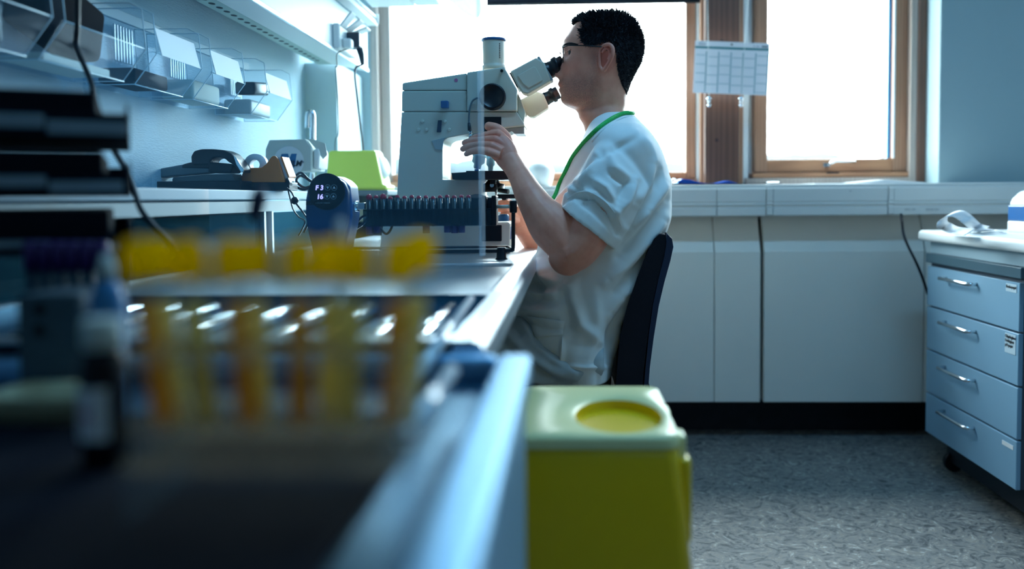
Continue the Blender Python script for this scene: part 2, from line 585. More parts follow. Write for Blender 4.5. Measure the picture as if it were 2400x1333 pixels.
struct('trim_9', MB().box((gx(2134, YG - .07), gx(2152, YG - .07)), (YG - .07, YG + .03), (SILL, ZTOP)), M_woodlt)
struct('trim_10', MB().box((gx(2152, YG - .08), gx(2171, YG - .08)), (YG - .08, YG + .03), (SILL, ZTOP), bev=.003), M_wooddk)
struct('trim_11', MB().box((gx(1765, YG - .055), gx(2134, YG - .055)), (YG - .055, YG + .03), (gz(416, YG, 1950), gz(405, YG, 1950)), bev=.002), M_woodh)
struct('trim_12', MB().box((gx(896), gx(1628)), (YG - .07, YG + .03), (SILL, gz(422, YG, 1500))), M_woodh)
struct('trim_13', MB().box((gx(1748, YG - .068), gx(2152, YG - .068)), (YG - .068, YG + .03), (SILL, gz(417, YG, 1950)), bev=.002), M_woodlt)
portal(gx(900), gx(1625), SILL, ZTOP, YG + .045)
portal(gx(1766), gx(2120), SILL, ZTOP, YG + .045)
# window handle
hr = thing('window_handle', P(1945, 392, YG - .036), 'chrome lever handle on the bottom rail of the right window', 'handle')
hb = P(1937, 387, YG - .036)
MB().box((hb.x - .014, hb.x + .014), (YG - .046, YG - .035), (hb.z - .008, hb.z + .008), bev=.003).build('rose', M_chrome, hr)
MB().tube([P(1943, 386, YG - .045), P(1950, 381, YG - .06), P(1960, 377, YG - .064), P(2005, 379, YG - .064)], [.007, .0075, .006, .005], 10).build('lever', M_chrome, hr)
MB().box((P(1925, 405, YG).x, P(1953, 405, YG).x), (YG - .076, YG - .07), (gz(408, YG, 1940), gz(404, YG, 1940))).build('striker', M_black, hr)
# sill board
struct('trim_14', MB().box((XL, XR), (YT + .01, YG - .02), (SILL - .012, SILL), bev=.003), M_trunk)
# partly lowered roller blind above the left window
bl = thing('roller_blind', P(1390, 4, 3.36), 'dark navy roller blind across the top of the left window', 'blind')
bz = P(1390, 7, 3.36).z
bx0, bx1 = P(1140, 5, 3.36).x, P(1641, 5, 3.36).x
MB().box((bx0, bx1), (3.355, 3.362), (bz, ZTOP - .06)).build('blind_cloth', mat('blind_cloth', (0.008, 0.012, 0.03), 0.8), bl)
MB().tube([(bx0, 3.358, bz), (bx1, 3.358, bz)], .007, 10).build('bottom_bar', M_black, bl)
MB().tube([(bx0, 3.358, ZTOP - .05), (bx1, 3.358, ZTOP - .05)], .022, 14).build('roller', M_white, bl)

# cable trunking along the far wall
tr = thing('cable_trunking', (0.3, YT, P(1900, 505, YT).z), 'long white cable trunking below the windows on the far wall', 'trunking')
tz0, tz1 = P(1900, 506, YT).z, P(1900, 438, YT).z
def trunk_prof():
    h = tz1 - tz0
    prof = [(YT + .16, tz0), (YT + .012, tz0), (YT + .004, tz0 + .004), (YT + .002, tz0 + .28 * h), (YT + .007, tz0 + .31 * h), (YT + .007, tz0 + .36 * h),
            (YT, tz0 + .39 * h), (YT, tz0 + .44 * h), (YT + .006, tz0 + .46 * h), (YT + .002, tz0 + .52 * h), (YT - .001, tz1 - .006), (YT + .004, tz1), (YT + .16, tz1)]
    return prof
seams = [XL + .3, P(1488, 470, YT).x, P(1680, 470, YT).x, P(1796, 470, YT).x, P(1812, 470, YT).x, P(2082, 470, YT).x, P(2095, 470, YT).x, XR - .01]
for a, b in zip(seams, seams[1:]):
    nar = b - a < .05
    mb = MB().prism([(y - (.004 if nar else 0), z + (.002 if nar and z < .95 else 0)) for y, z in trunk_prof()], a + .0012, b - .0012, 'X')
    mb.build('joint_cover' if nar else 'cover_section', M_trunk, tr)
for px, s in ((2130, 'NØD UPS'), (2180, 'PRIORITERT')):
    q = P(px - 10, 493, YT - .003)
    text('lettering', s, .009, q, (1, 0, 0), (0, 0, 1), M_inkg, tr)
q = P(1990, 449, YT - .003)
text('lettering', 'elit', .008, q, (1, 0, 0), (0, 0, 1), M_inkg, tr)
# convector cover panels below
pz0, pz1, pzr = P(1850, 942, YP).z, P(1850, 507, YP).z, P(1850, 587, YP).z
def panel(a, b, name='convector_panel'):
    prof = [(YP, pz0), (YP, pzr - .004), (YP + .003, pzr), (YP + .070, pz1 + .03), (YP + .10, pz1 + .03), (YP + .10, pz0)]
    return MB().prism(prof, a, b, 'X', bev=.0012, seg=1)
ps = [P(x, 700, YP).x for x in (1180, 1673.2, 1675, 1782, 1791, 2165, 2168, 2400)]
cv = struct('trim_15', MB().box((XL + .05, XR), (YP + .075, YK + .01), (pz0 + .03, pz1 - .01)), M_gap)
for a, b in zip(ps[0::2], ps[1::2]):
    panel(a, b).build('convector_panel', M_panel, cv)
MB().box((XL + .05, XR), (YP + .102, YP + .11), (pz1 - .05, pz1 + .06)).build('back_strip', M_trunk, cv)
struct('baseboard_far', MB().box((XL, XR), (YK, YK + .02), (0, pz0 + .03)), M_dark)
# ceiling luminaires
for i, (lx, ly, lw) in enumerate(CEIL_LAMPS):
    t = thing('ceiling_light', (lx, ly, ZC), ['flat ceiling light above the middle of the room', 'flat ceiling light behind the camera'][i], 'light')
    MB().box((lx - .62, lx + .62), (ly - .17, ly + .17), (2.59, ZC), bev=.004).build('housing', M_white, t)
# misty trees far outside
struct('ground', MB().box((-90, 90), (3.9, 140), (-3.2, -3.0)), mat('misty_field', (.05, .06, .06), .9, spec=0.0))
mb = MB()
for i in range(46):
    mb.ball((-30 + i * 1.7, 61 + random.uniform(-2, 2), .2 + random.uniform(-.4, .4)), 2.6, 10, 6, sc=(1.1, 1, 1.25))
    x = -30 + i * 1.7 + random.uniform(-.5, .5)
    r = random.uniform(.8, 1.7)
    mb.ball((x, 60 + random.uniform(-3, 3), 2.6 + random.uniform(-.4, .5)), r, 10, 6, sc=(1.4, 1, .7))
mb.build('distant_trees', M_mist, None, 'pale misty tree line far outside behind the windows', 'trees', kind='stuff')

# ------------------------------------------------------------------ lab bench on the left
ZB = H - .13          # bench top
XE = -.080            # bench front edge
ZD = H - .14          # rim of the nearer steel drainer
XD = -.037
bench = thing('steel_lab_bench', (-.5, 1.8, 0), 'long stainless steel lab bench carrying the microscope', 'bench')
mb = MB()
B0, B1 = .775, 3.0
R1 = (1.16, 1.70)     # shallow pressed field
R2 = (.80, 1.15)      # grooved drainer field
xf = XE - .032        # inner border
def rrect(x0, x1, y0, y1, r, n=5):
    pts = []
    for cx_, cy_, a0 in ((x1 - r, y1 - r, 0), (x0 + r, y1 - r, 90), (x0 + r, y0 + r, 180), (x1 - r, y0 + r, 270)):
        for k in range(n + 1):
            a = math.radians(a0 + 90 * k / n)
            pts.append((cx_ + r * math.cos(a), cy_ + r * math.sin(a)))
    return pts
# flat parts of the sheet round the two pressed fields
mb.box((-.70, XE - .012), (R1[1], B1), (ZB - .003, ZB))
mb.box((-.70, XE - .012), (B0, R2[0]), (ZB - .003, ZB))
mb.box((-.70, XE - .012), (R2[1], R1[0]), (ZB - .003, ZB))
mb.box((xf, XE - .012), (R2[0], R1[1]), (ZB - .003, ZB))
mb.build('worktop_sheet', M_steelw, bench)
def pressed(x0, x1, y0, y1, depth, wall, r, name, m):
    outer, inner = rrect(x0, x1, y0, y1, r), rrect(x0 + wall, x1 - wall, y0 + wall, y1 - wall, r * .8)
    n = len(outer)
    v = [(a, b, ZB - .0005) for a, b in outer] + [(a, b, ZB - depth) for a, b in inner]
    f = [(i, (i + 1) % n, n + (i + 1) % n, n + i) for i in range(n)] + [tuple(range(n, 2 * n))]
    # corner fillers up to the square opening
    mb = MB().add(v, f, 0, True)
    corners = [(x1, y1), (x0, y1), (x0, y0), (x1, y0)]
    q = n // 4
    for c in range(4):
        arc = outer[c * q:(c + 1) * q]
        mb.add([(*corners[c], ZB - .0005)] + [(a, b, ZB - .0005) for a, b in arc], [tuple(range(len(arc) + 1))])
    return mb.build(name, m, bench)
pressed(-.70, xf, R1[0], R1[1], .006, .008, .03, 'pressed_field', M_steelw)
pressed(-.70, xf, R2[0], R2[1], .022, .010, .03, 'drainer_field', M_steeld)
for i in range(9):
    x = xf - .045 - i * .052
    MB().tube([(x, R2[0] + .035, ZB - .018), (x, R2[0] + .05, ZB - .013), (x, R2[1] - .05, ZB - .013), (x, R2[1] - .03, ZB - .018)], [.005, .009, .009, .005], 10).build('drainer_rib', M_chrome, bench)
# rounded front nosing
n = 8
prof = [(XE - .014 + .014 * math.sin(PI * .5 * k / n), ZB - .014 + .014 * math.cos(PI * .5 * k / n)) for k in range(n + 1)]
prof += [(XE, ZB - .034), (XE - .004, ZB - .040), (XE - .03, ZB - .040), (XE - .03, ZB - .006)]
MB().prism(prof, B0, B1, 'Y', smooth=False).build('front_nosing', M_steelw, bench)
MB().box((-.70, XE - .03), (B0 + .01, B1), (ZB - .04, ZB - .024)).build('core_board', M_white, bench)
for y in (B0 + .04, 2.95):
    for x in (-.66, XE - .06):
        MB().box((x - .02, x + .02), (y - .02, y + .02), (0, ZB - .04)).build('leg', M_steelw, bench)

# nearer steel drainer unit
dr = thing('steel_drainer_unit', (-.5, .45, 0), 'stainless steel draining sink unit in the near foreground', 'sink unit')
D0, D1 = .02, .765
mb = MB()
for (x0, x1, y0, y1) in ((XD - .030, XD, D0, D1), (-.72, XD - .030, D1 - .022, D1)):
    mb.box((x0, x1), (y0, y1), (ZD - .026, ZD), bev=.007, seg=3, smooth=True)
mb.build('raised_rim', M_steel, dr)
zf = ZD - .022
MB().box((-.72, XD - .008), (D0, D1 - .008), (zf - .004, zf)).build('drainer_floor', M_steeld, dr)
for i in range(0):
    x = XD - .050
    MB().tube([(x, D0 + .1, zf), (x, D0 + .12, zf + .003), (x, D1 - .09, zf + .003), (x, D1 - .06, zf)], [.004, .0075, .0075, .004], 10).build('drainer_rib', M_steel, dr)
MB().box((-.70, -.108), (.06, .62), (zf, zf + .003), bev=.001, seg=1).build('rubber_mat', mat('dark_mat', (.004, .007, .014), .9, spec=.1), dr)
MB().box((XD - .012, XD - .006), (D0, D1 - .01), (ZD - .30, ZD - .026)).build('front_apron', M_steel, dr)
MB().box((-.70, XD - .02), (D0, D1 - .01), (0, ZD - .30)).build('cabinet', M_white, dr)

# raised glazed shelf box along the left wall
sh = thing('bench_back_shelf', (-.8, 1.9, ZB), 'white raised shelf with glass fronts along the left wall', 'shelf')
XF, Y0s, Y1s = -.70, .95, 2.62
zt = H + .0305 * .70
zb1, zb2 = P(450, 470, -XF * 2000 / 890 ).z, P(450, 503, -XF * 2000 / 890).z
MB().box((XL, XF), (Y0s, Y1s), (zb1 + .001, zt), bev=.002).build('shelf_board', mat('shelf_laminate', (.36, .44, .48), .5), sh)
MB().box((XF - .05, XF - .004), (Y0s, Y1s), (zb2, zb1 - .003)).build('metal_rail', mat('rail_paint', (.46, .47, .44), .5), sh)
MB().box((XL, XF), (Y0s, Y1s), (ZB - .04, ZB - .001)).build('bottom_board', M_white, sh)
yd = [1.0] + [-XF * 2000 / (1340 - x) for x in (622, 640)] + [Y1s - .02]
for i in range(0, len(yd) - 1, 1):
    if i == 1:
        continue
    MB().box((XF - .022, XF - .018), (yd[i] + .004, yd[i + 1] - .004), (ZB + .004, zb2 - .004)).build('glass_pane', mat_clear('shelf_glass', (.25, .42, .48), .006, .25, (.05, .16, .20)), sh)
for y in yd:
    MB().box((XF - .03, XF - .008), (y - .006, y + .006), (ZB, zb2)).build('upright', M_steelw, sh)
MB().box((XL + .002, XL + .01), (Y0s, Y1s), (ZB, zb2)).build('back_board', M_tealbox, sh)

# clear splash screen standing across the bench
YS = 1.62
xs = P(1136, 400, YS).x
sc_ = thing('splash_screen', (-.4, YS, ZB), 'large clear acrylic splash screen standing upright across the bench', 'screen')
MB().prism([(XF + .004, ZB - .005), (xs - .006, ZB - .005), (xs - .006, H + .62), (-.70, H + .62), (-.70, H + .42), (XL + .015, H + .42), (XL + .015, zt + .002), (XF + .004, zt + .002)], YS - .002, YS + .002, 'Y').build('sheet', M_screen, sc_)
MB().box((xs - .012, xs), (YS - .003, YS + .003), (ZB + .02, H + .62), bev=.001).build('edge_strip', mat_liquid('edge_strip_clear', (.95, .98, 1), (.62, .82, 1.0), .16, 0), sc_)
# ------------------------------------------------------------------ wall shelf with service fascia
YE = 3.03
us = thing('service_shelf', (-.85, 1.9, P(800, 155, YE).z), 'white service shelf with slotted rail high on the left wall', 'shelf')
a0, a1, a2, a3 = P(745, 151, YE), P(778, 151, YE), P(862, 167, YE), P(862, 62, YE)
Ya = .55
MB().prism([(a0.x, a0.z), (a1.x, a1.z), (a1.x, a1.z + .004), (a0.x, a0.z + .004)], Ya, YE, 'Y').build('slotted_rail', M_cablegrn, us)
MB().prism([(a1.x + .001, a1.z), (a2.x - .004, a2.z), (a2.x - .004, a2.z + .004), (a1.x + .001, a1.z + .004)], Ya, YE, 'Y').build('sloped_underside', M_white, us)
MB().box((a2.x - .003, a2.x), (Ya, YE), (a2.z - .002, a3.z), bev=.001, seg=1).build('fascia', M_white, us)
MB().box((a2.x - .004, a2.x + .004), (Ya, YE), (a2.z - .004, a2.z + .008), bev=.002).build('lower_lip', M_steelw, us)
MB().box((XL, a2.x - .004), (Ya, YE), (a3.z - .01, a3.z), bev=.001, seg=1).build('top_board', M_white, us)
MB().box((a0.x, a2.x - .004), (YE - .006, YE), (a0.z + .006, a3.z - .012)).build('end_cap', M_white, us)
y = 1.62
slot = None
while y < YE - .05:
    c = (a0.x + a1.x) / 2
    pts = [(c + .0075 * math.cos(2 * PI * k / 10) , y + .012 * math.sin(2 * PI * k / 10)) for k in range(10)]
    if slot is None:
        slot = MB().prism([(p[0], p[1] - y) for p in pts], a0.z - .0008, a0.z + .001, 'Z').build('slot', M_gap, us)
        slot.location.y = y
        prev = slot
    else:
        s2 = slot.copy()
        s2.location.y = y
        COL.objects.link(s2)
    y += .0455
# socket with adaptor and two plugs on the fascia
Yk = -a2.x * 2000 / (1340 - 806)
sk = thing('wall_socket', (a2.x, Yk, P(806, 100, Yk).z), 'white flip-lid power socket on the service shelf fascia', 'socket')
z0, z1 = P(806, 128, Yk).z, P(806, 70, Yk).z
MB().box((a2.x, a2.x + .022), (Yk - .11, Yk + .09), (z0, z1), bev=.006).build('socket_body', M_white, sk)
for k, yy in enumerate((Yk - .075, Yk - .012, Yk + .05)):
    M = Matrix.Translation((a2.x + .022, yy, z1 - .006)) @ Matrix.Rotation(math.radians([-50, -35, -20][k]), 4, 'Y')
    MB().box((0, .055), (-.026, .026), (-.003, .003), bev=.002, M=M).build('flip_lid', M_white, sk)
pl = thing('black_power_plug', (a2.x + .03, Yk, z0), 'black mains plug with bent cord in the fascia socket', 'plug')
MB().box((a2.x + .022, a2.x + .062), (Yk - .03, Yk + .022), (z0 + .018, z1 - .012), bev=.005).build('plug_body', M_black, pl)
MB().tube([(a2.x + .05, Yk + .005, z0 + .03), (a2.x + .058, Yk + .01, z0 - .0), (a2.x + .06, Yk + .015, z0 - .03)], [.011, .010, .006], 10).build('strain_relief', M_black, pl)
pc0 = Vector((a2.x + .06, Yk + .015, z0 - .03))
MB().tube(smooth_path([pc0, P(832, 165, 2.72), P(838, 235, 2.70), P(845, 300, 2.80), P(851, 352, 2.83), P(853, 440, 2.84)]), .0034, 8).build('cord', M_black, pl)
pw = thing('white_power_plug', (a2.x + .03, Yk - .07, z0), 'white mains plug with thin dark cord in the fascia socket', 'plug')
MB().box((a2.x + .022, a2.x + .05), (Yk - .085, Yk - .05), (z0 + .006, z0 + .036), bev=.006).build('plug_body', M_white, pw)
pc1 = Vector((a2.x + .04, Yk - .066, z0 + .008))
MB().tube(smooth_path([pc1, P(791, 125, 2.62), P(790, 155, 2.6), P(787, 160, 2.6), P(791, 225, 2.6), P(793, 310, 2.8), P(787, 325, 2.82), P(785, 352, 2.83), P(785, 440, 2.84)]), .0017, 6).build('cord', M_black, pw)

# tube luminaire above the fascia
b0, b1 = P(861, 61, YE), P(888, 60, YE)
lm = thing('tube_luminaire', (b0.x, 2.2, b0.z), 'long white tube light fitting above the service shelf', 'light')
MB().box((b0.x, b1.x - .004), (1.2, YE), (b0.z, b0.z + .006), bev=.001, seg=1).build('base_tray', M_white, lm)
MB().box((b0.x, b0.x + .004), (1.2, YE), (b0.z + .006, b0.z + .06)).build('back_plate', M_white, lm)
MB().box((b0.x + .005, b1.x), (YE - .004, YE), (b0.z + .007, b0.z + .04)).build('end_plate', M_white, lm)
for k in range(2):
    MB().box((b1.x - .012, b1.x - .008), (1.2, YE - .005), (b0.z + .008 + k * .017, b0.z + .018 + k * .017), bev=.001, seg=1).build('louvre', M_white, lm)
MB().tube([(b0.x + .018, 1.25, b0.z + .03), (b0.x + .018, YE - .02, b0.z + .03)], .009, 12).build('lamp_tube', M_tubeglow, lm)

# corner of the hanging cabinet at the top edge
hc = thing('hanging_cabinet', P(960, 5, 2.98), 'pale hanging cabinet above the left edge of the big window', 'cabinet')
h0, h1, h2 = P(872, 17, 2.98), P(975, 15, 2.98), P(1032, 14, 2.98)
MB().box((h0.x, h1.x - .003), (2.70, 2.98), (h0.z, h0.z + .4), bev=.003).build('cabinet_body', M_white, hc)
MB().box((h1.x, h2.x), (2.72, 2.98), (h0.z + .002, h0.z + .4), bev=.003).build('cabinet_end', M_white, hc)
for k in range(3):
    xk = h1.x + .012 + k * .022
    MB().box((xk, xk + .012), (2.715, 2.7195), (h0.z + .012, h0.z + .06), bev=.001, seg=1).build('vent', M_grey, hc)
# curved plastic hood tip nearer to the camera
hd = thing('lamp_hood', P(1100, 10, 1.25), 'blurred curved pale hood hanging at the top edge left of his head', 'lamp')
pts = [P(1040, -60, 1.25), P(1075, -30, 1.25), P(1100, 5, 1.25), P(1114, 30, 1.25), P(1119, 43, 1.25)]
rs = [.030, .026, .020, .012, .003]
MB().tube(smooth_path(pts, 4), [rs[min(i // 4, 4)] * (1 - (i % 4) / 4) + rs[min(i // 4 + 1, 4)] * ((i % 4) / 4) for i in range(17)], 14).build('hood', mat_liquid('frosted_hood', (.8, .9, .97), (.66, .74, .82), .7), hd)
MB().tube([P(1040, -60, 1.25), P(1030, -140, 1.25), P(1030, -160, 1.25)], .012, 10).build('hood_arm', M_white, hd)

# ------------------------------------------------------------------ clear wall bins
M_card2 = mat('label_card_paper', (.93, .94, .95), .8, spec=.1)
M_edge = mat('acrylic_edge', (.70, .86, .92), .25)
M_rib = mat('acrylic_rib', (.80, .90, .95), .2)
def wall_bin(Ya, Yb, label, white=True, ribs=True):
    z = H
    root = thing('wall_bin', (XL, (Ya + Yb) / 2, z + .225), label, 'bin', 'clear bins along the left wall')
    t = .0025
    prof = [(XL + .002, z + .375), (XL + .008, z + .225), (-.845, z + .225), (-.802, z + .286)]
    mb = MB()
    for p, q in zip(prof, prof[1:]):
        d = Vector((q[0] - p[0], 0, q[1] - p[1])).normalized()
        nx, nz = -d.z * t, d.x * t
        mb.prism([p, q, (q[0] + nx, q[1] + nz), (p[0] + nx, p[1] + nz)], Ya, Yb, 'Y')
    mb.build('bin_tray', M_clear, root)
    end = [(XL + .003, z + .372), (XL + .009, z + .226), (-.846, z + .226), (-.800, z + .285), (-.806, z + .36), (-.83, z + .372)]
    for yy in (Ya, Yb - .003):
        MB().prism(end, yy, yy + .003, 'Y', bev=.001, seg=1).build('end_wall', M_clear, root)
        MB().tube([(a, yy + .0015, b) for a, b in end] + [(end[0][0], yy + .0015, end[0][1])], .0011, 6).build('end_rim', M_edge, root)
    if ribs:
        for k in range(7):
            yy = Yb - .10 + k * .0115
            MB().box((XL + .010, XL + .013), (yy - .0028, yy + .0028), (z + .29, z + .365), bev=.001, seg=1).build('back_rib', M_rib, root)
    MB().tube([(-.802, Ya, z + .286), (-.802, Yb, z + .286)], .0012, 6).build('front_rim', M_edge, root)
    MB().tube([(-.845, Ya, z + .2255), (-.845, Yb, z + .2255)], .0012, 6).build('bottom_rim', M_edge, root)
    if white:
        MB().prism([(-.799, z + .284), (-.812, z + .338), (-.8135, z + .338), (-.8005, z + .284)], Ya + .02, Yb - .012, 'Y').build('label_card', M_card2, root)
    return root
wall_bin(1.64, 1.845, 'clear wall bin with the largest white label card, full of dark bags')
wall_bin(1.895, 2.09, 'clear wall bin with a white card in the middle of the wall row')
wall_bin(2.24, 2.445, 'clear wall bin with a white card nearest the power socket')
wall_bin(1.34, 1.60, 'clear blurred wall bin without card beside the hanging cable', False)
wall_bin(1.05, 1.31, 'clear blurred wall bin without card at the upper left corner', False)
rl = MB().box((XL + .0, XL + .006), (.9, 2.5), (H + .378, H + .40), bev=.001, seg=1)
rl.build('bin_rail', MATS['duct_paint'], None, 'thin steel rail carrying the clear bins on the left wall', 'rail')
def content(name, lab, cat, y0, y1, z0, z1, m, x0=-.93, x1=-.855, tilt=0):
    M = Matrix.Translation(((x0 + x1) / 2, (y0 + y1) / 2, (z0 + z1) / 2)) @ Matrix.Rotation(tilt, 4, 'X')
    w, d, h = (x1 - x0) / 2, (y1 - y0) / 2, (z1 - z0) / 2
    MB().box((-w, w), (-d, d), (-h, h), bev=min(w, d, h) * .35, seg=3, M=M, smooth=True).build(name, m, None, lab, cat)
content('black_pouch', 'large black pouch in the blurred wall bin by the cable', 'pouch', 1.38, 1.56, H + .27, H + .37, M_blackm, tilt=-.25)
content('dark_packet', 'dark blue packet lying in the largest-card wall bin', 'packet', 1.66, 1.80, H + .232, H + .262, M_blackm)
content('paper_bundle', 'beige paper bundle in the middle wall bin', 'paper', 1.92, 2.07, H + .230, H + .275, M_card)
content('black_adaptor', 'black adaptor in the wall bin nearest the socket', 'adaptor', 2.30, 2.41, H + .29, H + .325, M_black, tilt=.1, x0=-.91)
content('green_packet', 'grey-green packet under the black adaptor in the wall bin', 'packet', 2.27, 2.42, H + .230, H + .27, M_scope2)
content('grey_packet', 'grey packet in the wall bin at the upper left corner', 'packet', 1.08, 1.28, H + .235, H + .31, M_tealbox)
content('beige_packet', 'flat beige packet below the black pouch', 'packet', 1.37, 1.57, H + .229, H + .243, M_card)
cable('hanging_cable', [P(182, -20, 1.3), P(181, 60, 1.3), P(180, 110, 1.3), P(200, 160, 1.28), P(216, 200, 1.25), P(222, 240, 1.2), P(250, 320, 1.15), P(290, 390, 1.14),
       P(312, 440, 1.13), P(330, 490, 1.12), P(360, 530, 1.12), P(400, 570, 1.12), P(430, 640, 1.12)], .0042, M_black, 'black cable hanging down past the clear bins to the bench')

# ------------------------------------------------------------------ things on the raised shelf
ZS = zt                     # top of raised shelf
Yh = 1.98
def O(pts, sx=340, sy=320, s=4.0):
    return [(sx + a / s, sy + b / s) for a, b in pts]
hp = thing('heavy_hole_punch', P(480, 436, Yh), 'large black and grey lever hole punch on the raised shelf', 'hole punch')
base = P(480, 430, Yh)
MB().box((P(373, 430, Yh).x, P(583, 430, Yh).x), (Yh - .05, Yh + .06), (ZS, P(480, 425, Yh).z), bev=.002).build('base_plate', M_black, hp)
MB().prism(outline(O([(100, 355), (118, 318), (400, 266), (640, 255), (650, 318), (640, 345), (300, 375), (130, 398), (105, 382)]), Yh), Yh - .03, Yh + .015, 'Y', bev=.003).build('lever_bar', M_grey, hp)
MB().prism(outline(O([(300, 398), (310, 384), (640, 355), (860, 350), (880, 420), (300, 425)]), Yh), Yh - .025, Yh + .03, 'Y', bev=.002).build('punch_bed', M_grey, hp)
MB().prism(outline(O([(400, 300), (405, 265), (480, 245), (640, 240), (880, 262), (850, 345), (650, 345), (650, 305)]), Yh), Yh - .032, Yh + .03, 'Y', bev=.003).build('punch_head', M_black, hp)
arch = [(478, 270), (472, 190), (500, 140), (570, 122), (680, 122), (780, 132), (850, 165), (910, 230), (945, 300), (955, 330)]
inner = [(935, 338), (895, 300), (855, 262), (815, 240), (790, 213), (735, 198), (680, 205), (650, 230), (642, 270)]
MB().prism(outline(O(arch + inner), Yh - .01), Yh - .035, Yh + .02, 'Y', bev=.004, seg=3).build('handle_arch', M_black, hp)
MB().prism(outline(O([(870, 180), (905, 215), (950, 290), (968, 310), (968, 330), (945, 340), (900, 270)]), Yh - .012), Yh - .040, Yh - .035, 'Y', bev=.001).build('chrome_link', M_chrome, hp)

Yt = 2.03
td = thing('tape_dispenser', P(632, 437, Yt), 'orange-brown desk tape dispenser holding a white roll on the raised shelf', 'tape dispenser')
MB().box((P(581, 430, Yt).x, P(688, 430, Yt).x), (Yt - .032, Yt + .032), (ZS, P(632, 428, Yt).z), bev=.002).build('rubber_base', M_black, td)
side = [(920, 432), (945, 380), (975, 300), (1060, 296), (1130, 296), (1175, 262), (1215, 205), (1235, 187), (1262, 187), (1285, 215), (1350, 432)]
MB().prism(outline(O(side), Yt), Yt - .03, Yt - .022, 'Y', bev=.002).build('near_cheek', M_orange, td)
MB().prism(outline(O(side), Yt), Yt + .022, Yt + .03, 'Y', bev=.002).build('far_cheek', M_orange, td)
MB().prism(outline(O([(925, 432), (955, 370), (990, 340), (1120, 345), (1300, 330), (1345, 432)]), Yt), Yt - .022, Yt + .022, 'Y').build('core_block', M_orange, td)
c = P(*O([(1045, 265)])[0], Yt)
MB().lathe([(.012, -.012), (.026, -.012), (.026, .012), (.012, .012), (.012, -.012)], c, (0, 1, 0), 28, cap=False).build('tape_roll', M_tape, td)
MB().prism(outline(O([(1268, 190), (1300, 195), (1385, 420), (1355, 430)]), Yt), Yt - .02, Yt + .02, 'Y', bev=.001).build('nose_plate', M_tape, td)
MB().prism(outline(O([(1300, 195), (1318, 192), (1385, 375), (1375, 390)]), Yt), Yt - .026, Yt + .026, 'Y', bev=.001).build('nose_rim', M_orange, td)
MB().prism(outline(O([(1350, 470), (1358, 395), (1375, 385), (1396, 430), (1392, 470)]), Yt), Yt - .03, Yt - .01, 'Y', bev=.002).build('cutter_clip', M_black, td)

Yx = 2.32
bxn = thing('film_box', P(676, 400, Yx), 'pale cardboard film box with a blue M in a circle, behind the tape dispenser', 'box')
MB().prism(outline([(631, 328), (716, 326), (730, 347), (730, 400), (622, 402), (622, 350)], Yx), Yx, Yx + .13, 'Y', bev=.002, seg=1).build('carton', M_card, bxn)
MB().prism(outline([(717, 326), (727, 324), (757, 335), (762, 362), (752, 372), (735, 348)], Yx), Yx + .02, Yx + .022, 'Y').build('open_flap', M_card, bxn)
MB().prism(outline([(731, 350), (742, 346), (746, 360), (744, 395), (731, 395)], Yx), Yx + .012, Yx + .10, 'Y', bev=.004, smooth=True).build('film_roll', M_white, bxn)
cc = P(677, 378, Yx - .0012)
MB().lathe([(.0415, 0), (.0415, .0006)], cc, (0, -1, 0), 36).build('logo_circle', M_logoc, bxn)
mpts = [(1280, 162), (1340, 160), (1352, 205), (1372, 160), (1422, 160), (1400, 290), (1345, 290), (1358, 232), (1330, 290), (1300, 290), (1296, 225), (1262, 290), (1238, 290)]
MB().prism(outline(O(mpts), Yx - .0024), Yx - .0024, Yx - .0020, 'Y').build('logo_letter', M_logo, bxn)
text('lettering', 'FILM', .021, P(671, 389, Yx - .0034), (1, 0, 0), (0, 0, 1), M_ink, bxn, shear=.25, bold=.0006)
text('lettering', '®', .006, P(708, 381, Yx - .0034), (1, 0, 0), (0, 0, 1), M_ink, bxn)
cable('coiled_cable', [P(690, 415, 2.12), P(705, 405, 2.10), P(722, 420, 2.08), P(735, 430, 2.1), P(715, 440, 2.12), P(695, 425, 2.13), P(705, 412, 2.15), P(728, 424, 2.16),
       P(740, 436, 2.14), P(712, 444, 2.1), P(690, 436, 2.1)], .0035, M_black, 'black cable coil bundled behind the tape dispenser')
cd = thing('dangling_cable', P(690, 480, 1.9), 'thin black cable with a bead hanging off the raised shelf', 'cable')
MB().tube(smooth_path([P(672, 440, 1.95), P(683, 450, 1.95), P(689, 462, 1.93), P(693, 475, 1.92), P(712, 500, 1.9), P(722, 520, 1.86), P(712, 545, 1.84)]), .0022, 6).build('wire', M_black, cd)
MB().ball(P(691, 470, 1.925), .009, 12, 8).build('bead', M_black, cd)
MB().tube(smooth_path([P(675, 445, 1.95), P(680, 465, 1.95), P(687, 490, 1.93), P(700, 508, 1.9), P(715, 520, 1.86), P(700, 552, 1.84)]), .0018, 6).build('wire', M_black, cd)
# plastic wrap scrap
mb = MB()
g = [[P(300 + 14 * i, 432 - 3.0 * i + 6 * j, 1.72 + .03 * j) + Vector((0, 0, .006 * math.sin(i * 2.1 + j))) for i in range(5)] for j in range(3)]
mb.add([v for r in g for v in r], [(j * 5 + i, j * 5 + i + 1, j * 5 + i + 6, j * 5 + i + 5) for j in range(2) for i in range(4)], 0, True)
wr = mb.build('plastic_wrap', M_clear, None, 'crumpled clear plastic wrap on the raised shelf left of the hole punch', 'wrap')
wr.modifiers.new('thickness', 'SOLIDIFY').thickness = .0008
